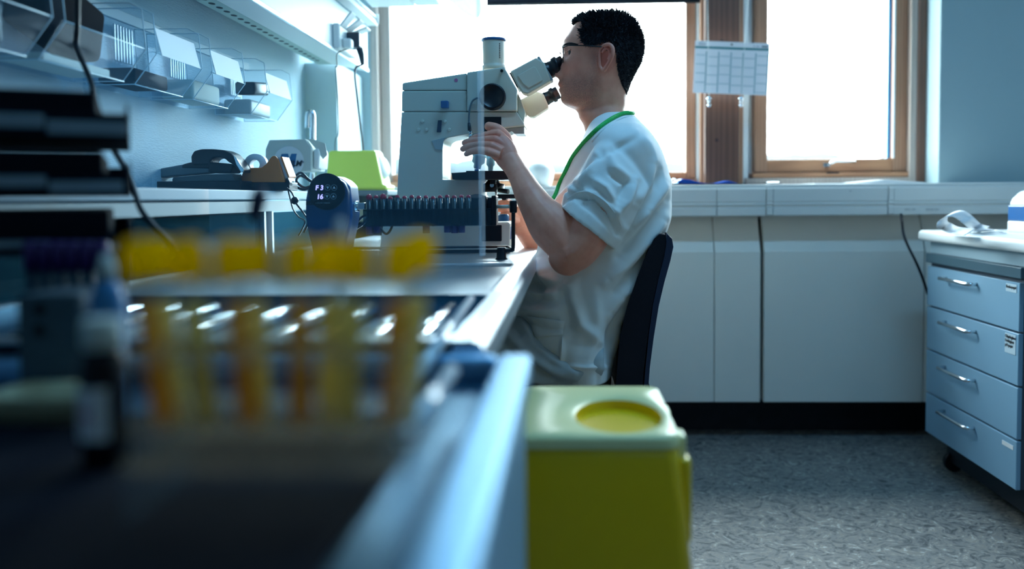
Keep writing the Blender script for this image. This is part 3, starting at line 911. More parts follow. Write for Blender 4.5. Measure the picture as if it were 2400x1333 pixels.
# chrome flexible neck
fl = thing('flexible_chrome_hose', P(732, 330, 2.56), 'ribbed chrome flexible hose standing behind the film box', 'hose')
pth = smooth_path([Vector((P(733, 400, 2.56).x, 2.56, ZS)), P(733, 330, 2.56), P(733, 290, 2.56), P(732, 268, 2.56), P(727, 264, 2.56), P(722, 272, 2.56), P(721, 300, 2.56)], 14)
MB().tube(pth, [.0085 + (.0015 if i % 2 else 0) for i in range(len(pth))], 12).build('ribbed_hose', M_chrome, fl)
MB().lathe([(.02, 0), (.02, .008), (.012, .014)], (pth[0].x, 2.56, ZS), n=20).build('hose_foot', M_chrome, fl)

# dark stand and lime bin
Yl = 2.66
lz = P(830, 446, Yl).z
st = thing('bin_stand', (P(830, 450, Yl).x, Yl, ZB), 'low dark stand under the lime bin at the bench back', 'stand')
sx0, sx1 = P(745, 450, Yl).x, P(912, 450, Yl).x
MB().box((sx0, sx1), (Yl - .02, Yl + .16), (lz - .016, lz), bev=.002).build('stand_top', M_grey, st)
for x in (sx0 + .015, sx1 - .015):
    for y in (Yl - .005, Yl + .14):
        MB().box((x - .01, x + .01), (y - .01, y + .01), (ZB, lz - .016)).build('stand_leg', M_black, st)
lb = thing('lime_sharps_bin', (P(830, 446, Yl).x, Yl + .06, lz), 'pale lime plastic sharps bin with white side disc by the window', 'sharps bin')
def loft_box(secs, r=.008, n=4):
    """rounded-rectangle sections (x0,x1,y0,y1,z) lofted upwards"""
    return [[(a, b, z) for a, b in rrect(x0, x1, y0, y1, r, n)] for x0, x1, y0, y1, z in secs]
lx = [P(x, 400, Yl).x for x in (757, 767, 876, 905)]
lt = P(820, 352, Yl).z
MB().rings(loft_box([(lx[0], lx[3], Yl, Yl + .13, lz), (lx[0], lx[3], Yl, Yl + .13, lz + .014), (lx[0] + .006, lx[3] - .012, Yl + .004, Yl + .126, lz + .018),
                     (lx[1], lx[2] + .004, Yl + .012, Yl + .118, lt - .006), (lx[1] + .006, lx[2], Yl + .018, Yl + .112, lt)])).build('bin_body', M_lime, lb)
dc = P(893, 392, Yl + .05)
MB().lathe([(.002, .012), (.034, .010), (.040, 0), (.030, -.012)], dc, (.86, -.35, .25), 28).build('side_disc', M_white, lb)

# ------------------------------------------------------------------ right counter, pedestal and what lies there
XP, YPn, YPf = 1.204, 2.326, 2.925
zc1, zc0 = H - .120, H - .156
ct = thing('side_counter', (1.6, 2.4, 0), 'white counter top with rounded edge at the right', 'counter')
MB().box((1.178, XR - .004), (1.2, 2.95), (zc0, zc1), bev=.012, seg=4, smooth=True).build('counter_top', M_white, ct)
MB().box((1.215, 1.235), (1.2, 2.93), (zc0 - .040, zc0)).build('apron', mat('apron_paint', (.36, .50, .58), .5), ct)
MB().box((XP + .45, XR - .004), (1.2, 2.93), (0, zc0 - .001)).build('carcass', M_white, ct)
pd = thing('drawer_pedestal', (1.45, 2.62, 0), 'pale blue four-drawer pedestal on castors under the right counter', 'drawer pedestal')
zt_p, zt_b, zb_p = H - .197, H - .228, H - .80
MB().box((XP - .006, XP + .44), (YPn - .012, YPf + .004), (zt_b, zt_p), bev=.003).build('pedestal_top', mat('pedestal_top', (.06, .12, .16), .35), pd)
MB().box((XP + .012, XP + .43), (YPn + .002, YPf - .004), (zb_p - .004, zt_b)).build('carcass', mat('pedestal_side', (.05, .07, .10), .5), pd)
dz = [zt_b - .004]
dz = [P(2161, py, YPf).z for py in (621, 716, 817, 917, 1012)]
M_drawer = mat('drawer_front', (.24, .42, .57), .38)
for k in range(4):
    dm = MB().box((XP, XP + .014), (YPn + .004, YPf), (dz[k + 1] + .004, dz[k] - .002), bev=.0015, seg=1).build('drawer', M_drawer, pd)
    zh = dz[k] - .42 * (dz[k] - dz[k + 1]) + .028
    ya, yb = 2.775, 2.572
    MB().tube([(XP, ya, zh), (XP - .02, ya, zh), (XP - .028, ya - .008, zh), (XP - .028, yb + .008, zh), (XP - .02, yb, zh), (XP, yb, zh)], .0055, 10).build('handle', M_chrome, dm)
for k, (s, lines) in enumerate((('Benkepapir', 1), ('Objektglass\nDekkglass\npH-papir', 3))):
    zz = dz[k] - .018
    MB().box((XP - .0012, XP - .0002), (YPn + .018, YPn + .075), (zz - .016 * lines + .004, zz + .010)).build('label_sticker', mat('sticker', (.55, .68, .76), .6), pd)
    text('lettering', s, .012, (XP - .0022, YPn + .072, zz - .002), (0, -1, 0), (0, 0, 1), M_ink, pd)
MB().box((XP - .0012, XP - .0002), (YPn + .02, YPn + .08), (dz[3] - .03, dz[3] - .018)).build('worn_tape', M_paper, pd)
MB().tube([(XP + .07, 2.70, zt_p), (XP + .07, 2.70, zt_p + .030), (XP + .07, 2.69, zt_p + .038), (XP + .07, 2.53, zt_p + .038), (XP + .07, 2.52, zt_p + .030), (XP + .07, 2.52, zt_p)], .0062, 10).build('top_handle', M_chrome, pd)
MB().box((XP + .06, XP + .42), (YPn + .03, YPf - .03), (.035, zb_p - .004)).build('under_shadow_block', M_black, pd)  # black block added to stand in for the shadow under the pedestal
for x in (XP + .075, XP + .40):
    for y in (YPn + .03, YPf - .05):
        cs = MB().lathe([(.030, -.011), (.034, -.008), (.034, .008), (.030, .011)], (x, y, .034), (0, 1, 0), 20).build('castor', M_black, pd)
        MB().box((x - .012, x + .012), (y - .014, y + .014), (.06, zb_p - .004)).build('castor_fork', M_grey, cs)
ch = P(2112, 507, 3.0)
cable('mains_cable', [P(2112, 502, 3.10), P(2114, 520, 3.05), P(2118, 550, 3.02), P(2130, 580, 3.0), P(2145, 610, 2.98), P(2160, 645, 2.97), P(2175, 690, 2.97)], .0048, M_black, 'black mains cable dropping from the trunking behind the pedestal')
# receipts and papers on the counter
def strip(name, path, wdir, w, m, label, cat, th=.0006):
    path = smooth_path(path, 6)
    wd = Vector(wdir) * w
    v = [p for p in path] + [p + wd for p in path]
    n = len(path)
    o = MB().add(v, [(i, i + 1, n + i + 1, n + i) for i in range(n - 1)], 0, True).build(name, m, None, label, cat)
    o.modifiers.new('thickness', 'SOLIDIFY').thickness = th
    return o
yr = 2.70
q = lambda px, py, y=yr: P(px, py, y)
zq = zc1 + .0015
def onc(px, py, lift=0.0):
    p = PZ(px, py, zq)
    p.z += lift
    return p
rs_ = strip('receipt_strip', [onc(2262, 551), onc(2222, 548, .002), onc(2205, 545, .010), P(2196, 533, 2.62), P(2199, 519, 2.62), P(2215, 510, 2.62), P(2232, 508, 2.62), P(2248, 516, 2.62), P(2262, 528, 2.62), onc(2278, 543, .004), onc(2296, 546, .001)],
      (.80, .45, .35), .052, M_paper, 'curled white receipt strip on the right counter', 'receipt')
strip('receipt_paper', [onc(2238, 549, .001), onc(2260, 545, .006), onc(2290, 546, .004), onc(2330, 543, .008), onc(2360, 548, .002)], (.15, .98, 0), .075, M_paper, 'wavy white printout lying beside the curled receipt', 'paper')
strip('counter_paper', [onc(2230, 553), onc(2300, 556), onc(2370, 562)], (.1, .99, 0), .12, M_paper, 'flat white sheet at the front edge of the right counter', 'paper')
strip('photo_print', [onc(2300, 549, .009), onc(2330, 549, .011), onc(2352, 552, .009)], (.15, .98, 0), .04, M_grey, 'small dark photo print on the white papers', 'photo')
# label printer at the right edge
Yq = 2.60
pr = thing('label_printer', P(2385, 545, Yq), 'blue and white label printer at the right edge of the counter', 'printer')
x0 = P(2360, 500, Yq + .15).x
zA, zB_, zC_, zD_ = zc1, P(2370, 520, Yq).z, P(2370, 482, Yq).z, P(2385, 446, Yq).z
MB().box((x0, x0 + .16), (Yq, Yq + .15), (zA, zB_), bev=.006).build('printer_base', M_white, pr)
MB().box((x0 + .001, x0 + .16), (Yq + .002, Yq + .148), (zB_, zC_), bev=.004).build('printer_body', M_blue, pr)
hood = [(x0 + .004, zC_), (x0 + .012, zC_ + .02), (x0 + .035, zC_ + .042), (x0 + .07, zC_ + .052), (x0 + .12, zC_ + .052), (x0 + .15, zC_ + .03), (x0 + .157, zC_)]
MB().prism(hood, Yq + .004, Yq + .146, 'Y', bev=.004).build('printer_hood', M_white, pr)
MB().prism([(x0 + .02, zC_ + .008), (x0 + .042, zC_ + .033), (x0 + .07, zC_ + .042), (x0 + .07, zC_ + .008)], Yq + .002, Yq + .0045, 'Y').build('window_flap', M_blue, pr)
MB().box((x0 + .022, x0 + .028), (Yq - .001, Yq + .0005), (zA + .012, zB_ - .006)).build('print_mark', M_ink, pr)
for k in range(3):
    MB().box((x0 + .008, x0 + .018), (Yq - .001, Yq + .0005), (zA + .012 + .007 * k, zA + .015 + .007 * k)).build('print_mark', M_inkg, pr)

# ------------------------------------------------------------------ on the sill
ss = SILL
bf = thing('blue_folder', (P(1650, 436, 3.2).x, 3.22, ss), 'bright blue folder with a chrome clip on the window sill', 'folder')
fo = [(1588, 441), (1588, 424), (1600, 419), (1618, 421), (1645, 428), (1665, 432), (1685, 428), (1708, 423), (1722, 427), (1730, 441)]
fo = [(x_, max(z_, ss + .0045)) for x_, z_ in outline(fo, 3.165)]
MB().prism(fo, 3.165, 3.29, 'Y', bev=.001, seg=1).build('folder_cover', M_bluebin, bf)
cbp = P(1580, 430, 3.17)
MB().tube([cbp + Vector((.012 * math.cos(t), 0, .013 * math.sin(t) + .004)) for t in np.linspace(0, 2 * PI, 20)], .0022, 6, cap=False).build('clip_wire', M_chrome, bf)
MB().box((cbp.x - .004, cbp.x + .03), (3.165, 3.20), (ss + .001, ss + .012), bev=.003).build('clip_body', M_chrome, bf)
ck = thing('black_clipboard', (P(1740, 440, 3.2).x, 3.2, ss), 'thin black clipboard lying flat on the sill under the post', 'clipboard')
MB().box((P(1560, 440, 3.15).x, P(1832, 440, 3.15).x), (3.14, 3.30), (ss + .0, ss + .004), bev=.001, seg=1).build('board', M_black, ck)
MB().box((P(1800, 440, 3.15).x, P(1830, 440, 3.15).x), (3.17, 3.25), (ss + .004, ss + .009), bev=.002).build('clip', M_chrome, ck)
for i, (pa, pb, h, lab) in enumerate(((1905, 1990, .003, 'low stack of white sheets on the sill under the right window'), (1985, 2165, .014, 'fanned white open booklet on the sill below the window reveal'))):
    xa, xb = P(pa, 436, 3.18).x, P(pb, 436, 3.18).x
    prof = [(xa, ss), (xb, ss), (xb, ss + .003), ((xa + xb) / 2, ss + h), (xa, ss + .003)]
    MB().prism(prof, 3.16, 3.33, 'Y').build('paper_stack', M_paper, None, lab, 'paper')
# hidden-behind round white cup by the window left of the man
cu = P(1262, 418, 3.22)
MB().lathe([(.045, 0), (.055, .03), (.058, .06), (.045, .085), (.02, .095)], (cu.x, 3.24, ss), n=24).build('white_bag', M_white, None, 'rounded white bundle on the sill behind his forearm', 'bundle')

# calendar hanging on blind chains in front of the post
YCc = 3.30
cal = thing('wall_calendar', P(1715, 160, YCc), 'slightly crooked year planner hanging over the wooden post', 'calendar')
c00, c10, c11, c01 = (P(*q_, YCc) for q_ in ((1629.5, 95), (1805, 101.5), (1799, 222), (1624, 217)))
u = (c10 - c00)
v = (c01 - c00)
def cp(s, t, off=0.0):
    p = c00 + u * s + v * t
    p.y -= off
    return p
def cq(s0, s1, t0, t1, off):
    a, b, c_, d = cp(s0, t0, off), cp(s1, t0, off), cp(s1, t1, off), cp(s0, t1, off)
    dd = Vector((0, .0006, 0))
    return [a, b, c_, d, a + dd, b + dd, c_ + dd, d + dd], [(0, 1, 2, 3), (7, 6, 5, 4), (0, 4, 5, 1), (1, 5, 6, 2), (2, 6, 7, 3), (3, 7, 4, 0)]
MB().add(*cq(0, 1, 0, 1, 0)).build('sheet', M_thin, cal)
MB().add(*cq(0.0, 1, .105, .145, .001)).build('header_bar', M_teal, cal)
cols = [.01, .165, .33, .495, .655, .825, .992]
mb = MB()
rng = random.Random(3)
for i in range(6):
    mb.add(*cq(cols[i + 1] - .013, cols[i + 1], .20, .985, .001))
    t = .24 + rng.random() * .10
    while t < .95:
        mb.add(*cq(cols[i] + .01, cols[i + 1] - .02, t, t + .010, .001))
        t += .175
mb.build('grid_print', M_tealt, cal)
text('lettering', '2024', .014, cp(.045, .085, .0015), u, -v, M_inkg, cal)
text('lettering', 'E. din', .010, cp(.78, .085, .0015), u, -v, M_inkg, cal)
MB().add(*cq(.89, .975, .05, .088, .0012)).build('logo_print', M_inkg, cal)
MB().lathe([(.004, 0), (.003, .002)], cp(.49, .05, .0006), (0, -1, 0), 10).build('pin_hole', M_ink, cal)
for (pxt, pxb, lab) in ((1657, 1662, 'bead chain with a clip at the left side of the calendar'), (1757, 1737, 'bead chain with a clip at the right side of the calendar')):
    k = thing('bead_chain', P(pxb, 245, 3.27), lab, 'chain')
    top, bot = P(pxt, -60, 3.275), P(pxb, 228, 3.275)
    mb = MB()
    for i in range(70):
        mb.ball(top.lerp(bot, i / 69), .0024, 6, 4)
    mb.build('beads', M_white, k)
    for py, r in ((231, .009), (239, .006), (247, .007)):
        MB().ball(P(pxb, py, 3.27), r, 10, 6, sc=(1, .6, 1)).build('clip_piece', M_chrome, k)
# ------------------------------------------------------------------ microscope
YM0, YM1 = 2.02, 2.16
ms = thing('microscope', (P(1070, 580, YM0).x, 2.09, ZB), 'large beige research microscope that the man is looking into', 'microscope')
def mpart(name, pts, m, y0=YM0, y1=YM1, bev=.003, Y=YM0, par=None, seg=2):
    return MB().prism(outline(pts, Y), y0, y1, 'Y', bev=bev, seg=seg).build(name, m, par or ms)
mpart('arm_cover', [(943, 194), (1094, 171), (1094, 211.5), (942, 211.5)], M_scope)
ac = mpart('arm_body', [(942, 212.5), (1094, 212.5), (1094, 261), (941, 261)], M_scope)
hb_ = mpart('head_housing', [(1095, 170), (1182, 157.5), (1212, 209), (1212, 261), (1095, 261)], M_scope, YM0 - .006, YM1 + .006)
frame = [(941, 262.5), (1212, 262.5), (1229, 290), (1229, 294), (1176, 300), (1120, 309), (1075, 318), (1050, 323), (1042, 328), (1038, 336), (1037, 350), (1037, 421), (1128, 421), (1128, 470), (930, 470), (932, 420)]
mpart('stand_frame', frame, M_scope, bev=.002)
mpart('arch_painted_shade', [(1012, 330), (1044, 322), (1040, 330), (1037, 350), (1037, 352), (1020, 350)], M_scope2, YM0 - .002, YM0 + .002, bev=.0005)  # grey piece that paints the shading of the arch recess
zb_m = ZB
bp = [xz(912, 470, YM0), xz(1128, 470, YM0), xz(1128, 521, YM0), xz(1193, 519, YM0), xz(1198, 523, YM0), (xz(1196, 575, YM0)[0], zb_m + .006), (xz(895, 575, YM0)[0], zb_m + .006)]
MB().prism(bp, YM0 - .03, YM1 + .03, 'Y', bev=.003).build('base', M_scope, ms)
for x in (915, 1185):
    for y in (YM0 - .01, YM1 + .01):
        MB().lathe([(.012, 0), (.012, .008)], (P(x, 580, YM0).x, y, zb_m), n=12).build('rubber_foot', M_black, ms)
mpart('lamp_panel', [(1129, 527), (1176, 527), (1176, 565), (1129, 565)], M_black, YM0 - .034, YM0 - .028, bev=.002, Y=YM0 - .03)
mpart('front_switch', [(1194, 530), (1198, 530), (1198, 560), (1194, 560)], M_blue, YM0 - .02, YM0 + .02, bev=.001)
# camera port
cpx = P(1158, 160, 2.09)
ztop = P(1158, 97, 2.09).z
MB().lathe([(.0285, -.004), (.0285, .006), (.0255, .008), (.0265, .012), (.0275, ztop - cpx.z - .002), (.027, ztop - cpx.z)], cpx, n=32).build('camera_tube', M_scope, ms)
MB().lathe([(.0285, 0), (.0300, .001), (.0300, .005), (.028, .0065)], (cpx.x, cpx.y, ztop), n=32).build('tube_cap', M_blue, ms)
mb = MB()
for k in range(9):
    a = -PI / 2 + .62
    q = Vector((cpx.x + .0278 * math.cos(a), cpx.y + .0278 * math.sin(a), cpx.z + .022 + k * .0042))
    mb.ball(q, .0013, 6, 4)
mb.build('tube_lettering', M_ink, ms)
# big side knob
kc = P(1155, 228, YM0 - .006)
MB().lathe([(.030, 0), (.0315, .004), (.0305, .018), (.026, .022), (.025, .0195), (.004, .0195)], kc, (0, -1, 0), 36).build('side_knob', M_black, ms)
MB().lathe([(.003, 0), (.003, .004)], P(1171, 254, YM0 - .006), (0, -1, 0), 10).build('screw', M_steelw, ms)
MB().tube([P(1176, 166, YM0 - .006), P(1176, 166, YM0 - .03)], .0036, 10).build('filter_pull', M_black, ms)
MB().box((P(1036, 248, YM0).x, P(1053, 248, YM0).x), (YM0 - .02, YM0), (P(1040, 255, YM0).z, P(1040, 238, YM0).z), bev=.002).build('filter_slider', M_blue, ms)
mpart('power_rocker', [(1027, 282), (1036, 282), (1034, 310), (1024, 310)], M_navy, YM0 - .004, YM0 + .001, bev=.001)
for (bx_, by_) in ((990, 285), (981, 304), (1000, 304), (1043, 285), (1053, 304)):
    MB().lathe([(.0045, 0), (.004, .0025), (.002, .003)], P(bx_, by_, YM0), (0, -1, 0), 14).build('push_button', M_scope, ms)
MB().lathe([(.0042, 0), (.0042, .0006)], P(1069, 188, YM0), (0, -1, 0), 16).build('pink_sticker', M_pink, ms)
mpart('nose_window', [(1134, 274), (1175, 274), (1175, 306), (1134, 308)], M_black, YM0 - .003, YM0 + .001, bev=.0008)
mpart('front_chin', [(1175, 300), (1228, 295), (1228, 312), (1205, 312), (1198, 306), (1185, 312)], M_scope2, YM0 + .02, YM1 - .02, bev=.001)
MB().tube(smooth_path([P(1120, 229, YM0 - .012), P(1108, 236, YM0 - .012), P(1101, 255, YM0 - .012), P(1099, 285, YM0 - .012), P(1101, 303, YM0 - .012)]), [.0022] * 33, 8).build('sensor_cable', M_grey, ms)
MB().tube([P(1099, 288, YM0 - .012), P(1101, 306, YM0 - .012)], [.0035, .005], 10).build('cable_boot', M_black, ms)
for py in (311, 319, 325):
    MB().lathe([(.006, -.003), (.006, .003)], P(1103, py, YM0 - .004), (1, 0, .3), 12).build('clamp_screw', M_chrome, ms)
# binocular tubes
def binocular(shift, pts, tube_a, tube_b, y0, y1, rr, m):
    mpart('eyepiece_prism', pts, m, y0, y1, bev=.004, Y=y0)
    a, b = Vector(P(*tube_a, (y0 + y1) / 2)), Vector(P(*tube_b, (y0 + y1) / 2))
    ax = (b - a)
    L = ax.length
    MB().lathe([(rr * 1.02, -.004), (rr * 1.02, L * .12), (rr * .95, L * .14), (rr * .95, L * .40), (rr * 1.12, L * .44), (rr * 1.16, L * .62), (rr * 1.1, L * .70), (rr * .95, L * .74), (rr * .98, L * .97), (rr * .86, L)], a, ax, 28).build('eyepiece', M_black, ms)
binocular(0, [(1195, 167), (1257, 134), (1276, 146), (1292, 189), (1237, 221), (1224, 218), (1212, 200)], (1281, 168), (1322, 149), 2.025, 2.075, .0215, M_scope)
mpart('prism_seam', [(1258, 133), (1264, 131), (1297, 186), (1291, 190), (1286, 182)], M_scope2, 2.027, 2.073, bev=.001, Y=2.025)
mpart('prism_face', [(1213, 177), (1250, 156), (1256, 158), (1272, 188), (1240, 206), (1226, 196)], M_scope, 2.0225, 2.026, bev=.001, Y=2.0225)
mpart('prism_mount', [(1192, 168), (1198, 166), (1215, 200), (1210, 203)], M_black, 2.04, 2.14, bev=.001)
binocular(1, [(1217, 234), (1259, 213), (1274, 220), (1287, 251), (1250, 275), (1240, 273), (1228, 262)], (1279, 232), (1309, 216), 2.11, 2.16, .0168, M_scope)
mpart('prism_bridge', [(1212, 215), (1220, 232), (1230, 262), (1226, 290), (1212, 262)], M_scope, 2.04, 2.14, bev=.002)
# nosepiece, objectives, stage, condenser
npz = P(1138, 322, 2.07)
MB().lathe([(.022, .02), (.034, .012), (.036, 0), (.030, -.012), (.016, -.02)], npz, (-.25, 0, 1), 28).build('nosepiece', M_objm, ms)
def objective(pa, pb, Y, r, m):
    a, b = P(*pa, Y), P(*pb, Y)
    d = b - a
    L = d.length
    MB().lathe([(r * .9, 0), (r, L * .08), (r, L * .35), (r * 1.08, L * .37), (r * 1.08, L * .48), (r, L * .5), (r * .98, L * .72), (r * .62, L * .80), (r * .58, L * .95), (r * .4, L)], a, d, 20).build('objective', m, ms)
objective((1128, 340), (1118, 396), 2.05, .0155, M_objm)
objective((1150, 345), (1150, 402), 2.09, .0105, M_objm)
objective((1108, 330), (1096, 356), 2.10, .012, M_chrome)
mpart('stage', [(1062, 406), (1096, 404), (1096, 401), (1202, 401), (1202, 421), (1064, 421)], M_black, YM0 - .03, YM1 + .02, bev=.001)
mpart('stage_clip', [(1112, 396), (1122, 396), (1122, 402), (1112, 402)], M_blue, YM0, YM0 + .03, bev=.001)
mpart('stage_bracket', [(1147, 421), (1160, 421), (1160, 431), (1147, 431)], M_black, YM0 + .02, YM1 - .02, bev=.001)
cnd = P(1155, 448, 2.085)
MB().lathe([(.028, -.002), (.0285, .004), (.0285, .017), (.018, .02), (.012, .027)], cnd, n=28).build('condenser', M_black, ms)
MB().lathe([(.005, 0), (.005, .002)], P(1153, 434, 2.085 - .0285), (0, -1, 0), 14).build('condenser_screw', M_chrome, ms)
MB().tube([P(1170, 446, 2.05), P(1192, 449, 2.04)], [.005, .006], 10).build('aperture_lever', M_black, ms)
mpart('condenser_carrier', [(1160, 455), (1208, 455), (1208, 465), (1184, 465), (1182, 469), (1174, 469), (1172, 465), (1160, 465)], M_black, 2.06, 2.12, bev=.001)
MB().tube([P(1163, 500, 2.06), P(1163, 425, 2.06)], .003, 8).build('carrier_rod', M_chrome, ms)
fk = P(1150, 497, YM0 - .0)
MB().lathe([(.026, -.02), (.026, .03), (.016, .032), (.016, .05), (.013, .052)], P(1120, 480, YM0), (0, -1, 0), 28).build('focus_knob', M_grey, ms)
MB().lathe([(.014, 0), (.014, .014), (.011, .018)], (P(1173, 519, 2.0).x, 2.09, P(1173, 519, 2.09).z), (0, 0, 1), 24).build('field_lens', M_blue, ms)

# ------------------------------------------------------------------ tube rotator
YR = 1.80
ro = thing('tube_rotator', (P(960, 600, YR).x, YR, ZB), 'blue tube rotator with round display and a drum of sample tubes', 'rotator')
zw = P(1000, 586, YR).z
def ellip(cx_, cy_, rx, ry, n=40, e=2.4):
    out = []
    for k in range(n):
        a = 2 * PI * k / n
        c, s = math.cos(a), math.sin(a)
        out.append((cx_ + rx * abs(c) ** (2 / e) * (1 if c >= 0 else -1), cy_ + ry * abs(s) ** (2 / e) * (1 if s >= 0 else -1)))
    return out
front = [(716, 470), (720, 445), (732, 427), (748, 417), (770, 414), (790, 417), (806, 427), (815, 447), (816, 500), (814, 520), (805, 548), (795, 575), (792, 604), (735, 604), (730, 575), (722, 545), (716, 510)]
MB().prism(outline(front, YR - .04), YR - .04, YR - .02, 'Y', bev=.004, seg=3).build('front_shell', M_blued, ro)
back = [(718 + 8, 470), (735, 430), (753, 414), (785, 412), (806, 422), (820, 436), (824, 470), (825, 505), (820, 535), (812, 565), (808, 600), (745, 600), (738, 565), (728, 535)]
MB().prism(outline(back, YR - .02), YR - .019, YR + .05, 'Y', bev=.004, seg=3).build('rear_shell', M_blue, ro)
dp = YR - .0405
dc_ = P(766, 449, dp)
MB().lathe([(.0385, 0), (.0385, .001), (.037, .0016)], dc_, (0, -1, 0), 44).build('display_disc', M_disp, ro)
tt = dp - .0022
text('display_digits', 'F 3', .0135, P(739, 445, tt), (1, 0, 0), (0, 0, 1), M_led, ro, shear=.12, bold=.0003)
text('display_digits', '16', .0135, P(742, 466, tt), (1, 0, 0), (0, 0, 1), M_led, ro, shear=.12, bold=.0003)
for (bx_, by_, up) in ((768, 439.5, 0), (783, 439.5, 1), (766.5, 460, 0), (781.5, 460, 1)):
    b = P(bx_, by_, tt)
    ring = MB().tube([b + Vector((.0058 * math.cos(t), 0, .0058 * math.sin(t))) for t in np.linspace(0, 2 * PI, 22)], .0006, 5, cap=False).build('button_ring', M_btn, ro)
    s = 1 if up else -1
    MB().prism([(b.x - .0028, b.z - .002 * s), (b.x + .0028, b.z - .002 * s), (b.x, b.z + .003 * s)], tt - .0004, tt, 'Y').build('button_arrow', M_tape, ring)
text('lettering', 'stuart', .0150, P(717, 480, tt), (1, 0, 0), (0, 0, 1), M_ink, ro, bold=.0005)
text('lettering', 'scientific rotator', .0046, P(739, 477, tt - .0004), (1, 0, 0), (0, 0, 1), M_btn, ro)
zsft = P(840, 483, YR).z
shx = [P(x, 483, YR).x for x in (814, 824, 826, 840, 841, 856)]
MB().lathe([(.006, shx[0]), (.006, shx[1]), (.011, shx[2]), (.011, shx[3])], (0, YR, zsft), (1, 0, 0), 16).build('drive_shaft', M_chrome, ro)
MB().box((shx[4], shx[5]), (YR - .008, YR + .008), (zsft - .007, zsft + .007), bev=.001).build('shaft_block', M_steelw, ro)
M_smoke = mat('smoky_plastic', (.006, .030, .055), .22)
x0, x1 = P(856, 480, YR).x, P(1164, 480, YR).x
za, zb_, zc_, zd_ = (P(1000, py, YR).z for py in (464, 502, 506, 529))
MB().box((x0, x1), (YR + .012, YR + .016), (zd_, za), bev=.001, seg=1).build('drum_back_plate', M_smoke, ro)
MB().box((x0, x1), (YR - .022, YR - .018), (zd_, zb_ + .012), bev=.001, seg=1).build('drum_front_plate', mat_clear('smoky_clear', (.28, .45, .55), .03, .08, (.03, .10, .16)), ro)
MB().box((x0, x1), (YR - .018, YR + .012), (zb_ + .008, zb_ + .011)).build('drum_rib', M_smoke, ro)
for px in (1137, 1160):
    xx = P(px, 480, YR).x
    MB().box((xx - .005, xx + .005), (YR - .024, YR + .02), (zd_ - .0, za + .004), bev=.002).build('drum_end_plate', M_black, ro)
MB().lathe([(.004, 0), (.004, .034)], P(1163, 484, YR), (1, 0, 0), 12).build('axle_pin', M_scope, ro)
fr0, fr1 = P(862, 586, YR), P(1204, 586, YR)
MB().tube(smooth_path([P(1203, 490, YR), P(1203, 540, YR), P(1203, 575, YR), P(1201, 584, YR), P(1192, 587, YR), P(1100, 589, YR), P(800, 592, YR)], 6), .0042, 10).build('wire_stand', M_black, ro)
MB().tube([P(1190, 578, YR + .10), P(800, 582, YR + .10)], .003, 8).build('rear_wire', M_black, ro)
MB().tube([P(1202, 586, YR), P(1190, 578, YR + .10)], .003, 8).build('cross_wire', M_black, ro)
zk = P(1203, 484, YR).z
MB().lathe([(.007, -.013), (.008, -.01), (.008, .010), (.007, .013)], (P(1203, 484, YR).x, YR, zk), n=16).build('bearing_cap', M_black, ro)
for px in (1175, 905):
    fxx = P(px, 600, YR).x
    MB().lathe([(.014, 0), (.0105, .004), (.0095, .022), (.0085, .026)], (fxx, YR, ZB), n=18).build('rubber_foot', M_black, ro)
M_tubegl = mat('dark_tube', (.03, .055, .06), .15)
tub = None
for i in range(15):
    px = 866 + i * 16.6
    big = i in (0, 2)
    lab = ['sample tube with a large red stopper next to the rotator motor', '', 'sample tube with a large red stopper, third in the rotator drum'][i] if big else 'thin dark sample tube with small red stopper, %s from the motor in the rotator drum' % ['', 'second', '', 'fourth', 'fifth', 'sixth', 'seventh', 'eighth', 'ninth', 'tenth', 'eleventh', 'twelfth', 'thirteenth', 'fourteenth', 'last'][i]
    xx = P(px, 465, YR).x
    t = thing('sample_tube', (0, 0, 0), lab, 'tube', 'sample tubes in the rotator drum')
    MB().lathe([(.002, -.058), (.0055, -.054), (.0055, 0)], (0, 0, 0), n=12).build('tube_glass', M_tubegl, t)
    MB().box((.0015, .0030), (-.0062, -.0055), (-.034, -.006)).build('paper_label', M_scope2, t)
    r = .0068 if big else .0052
    MB().ball((0, 0, .001 + (.004 if big else 0)), r, 12, 8).build('stopper', M_red, t)
    if i in (0, 1, 8, 11, 12, 13):
        MB().lathe([(.0075, -.074), (.0078, -.058), (.006, -.056)], (0, 0, 0), n=14).build('purple_cap', M_purple, t)
    t.location = (xx, YR - .004, za - .0005 + rng.uniform(-.002, .002))

cable('rotator_lead', [P(826, 540, 1.86), P(850, 525, 1.87), P(872, 498, 1.87), P(893, 488, 1.87), P(912, 498, 1.87), P(920, 525, 1.87), P(905, 548, 1.87), P(880, 520, 1.875), P(858, 505, 1.88), P(838, 520, 1.88), P(824, 555, 1.88)], .0028, M_black, 'dark looped lead behind the rotator motor')
# ------------------------------------------------------------------ office chair
YC = 2.05
chair = thing('office_chair', (P(1330, 900, YC).x, YC, 0), 'dark navy office chair the man sits on', 'chair')
def bent_slab(pts, y0, y1, name, m, curve=.03, n=9, th=None):
    """side outline swept across the width, bowed back at the middle and rounded at the flanks"""
    rings = []
    for k in range(n + 1):
        t = -1 + 2 * k / n
        y = (y0 + y1) / 2 + t * (y1 - y0) / 2
        cx_ = sum(p[0] for p in pts) / len(pts)
        sc_k = 1 if abs(t) < .95 else .97
        rings.append([(p[0] + curve * (1 - t * t), y, p[1]) for p in pts])
    return MB().rings(rings, 0, True, True).build(name, m, chair)
shell = [(1562, 548), (1574, 560), (1577, 578), (1570, 610), (1556, 660), (1543, 715), (1531, 790), (1522, 860), (1516, 945), (1505, 945), (1512, 860), (1520, 780), (1530, 710), (1543, 650), (1556, 600), (1560, 575)]
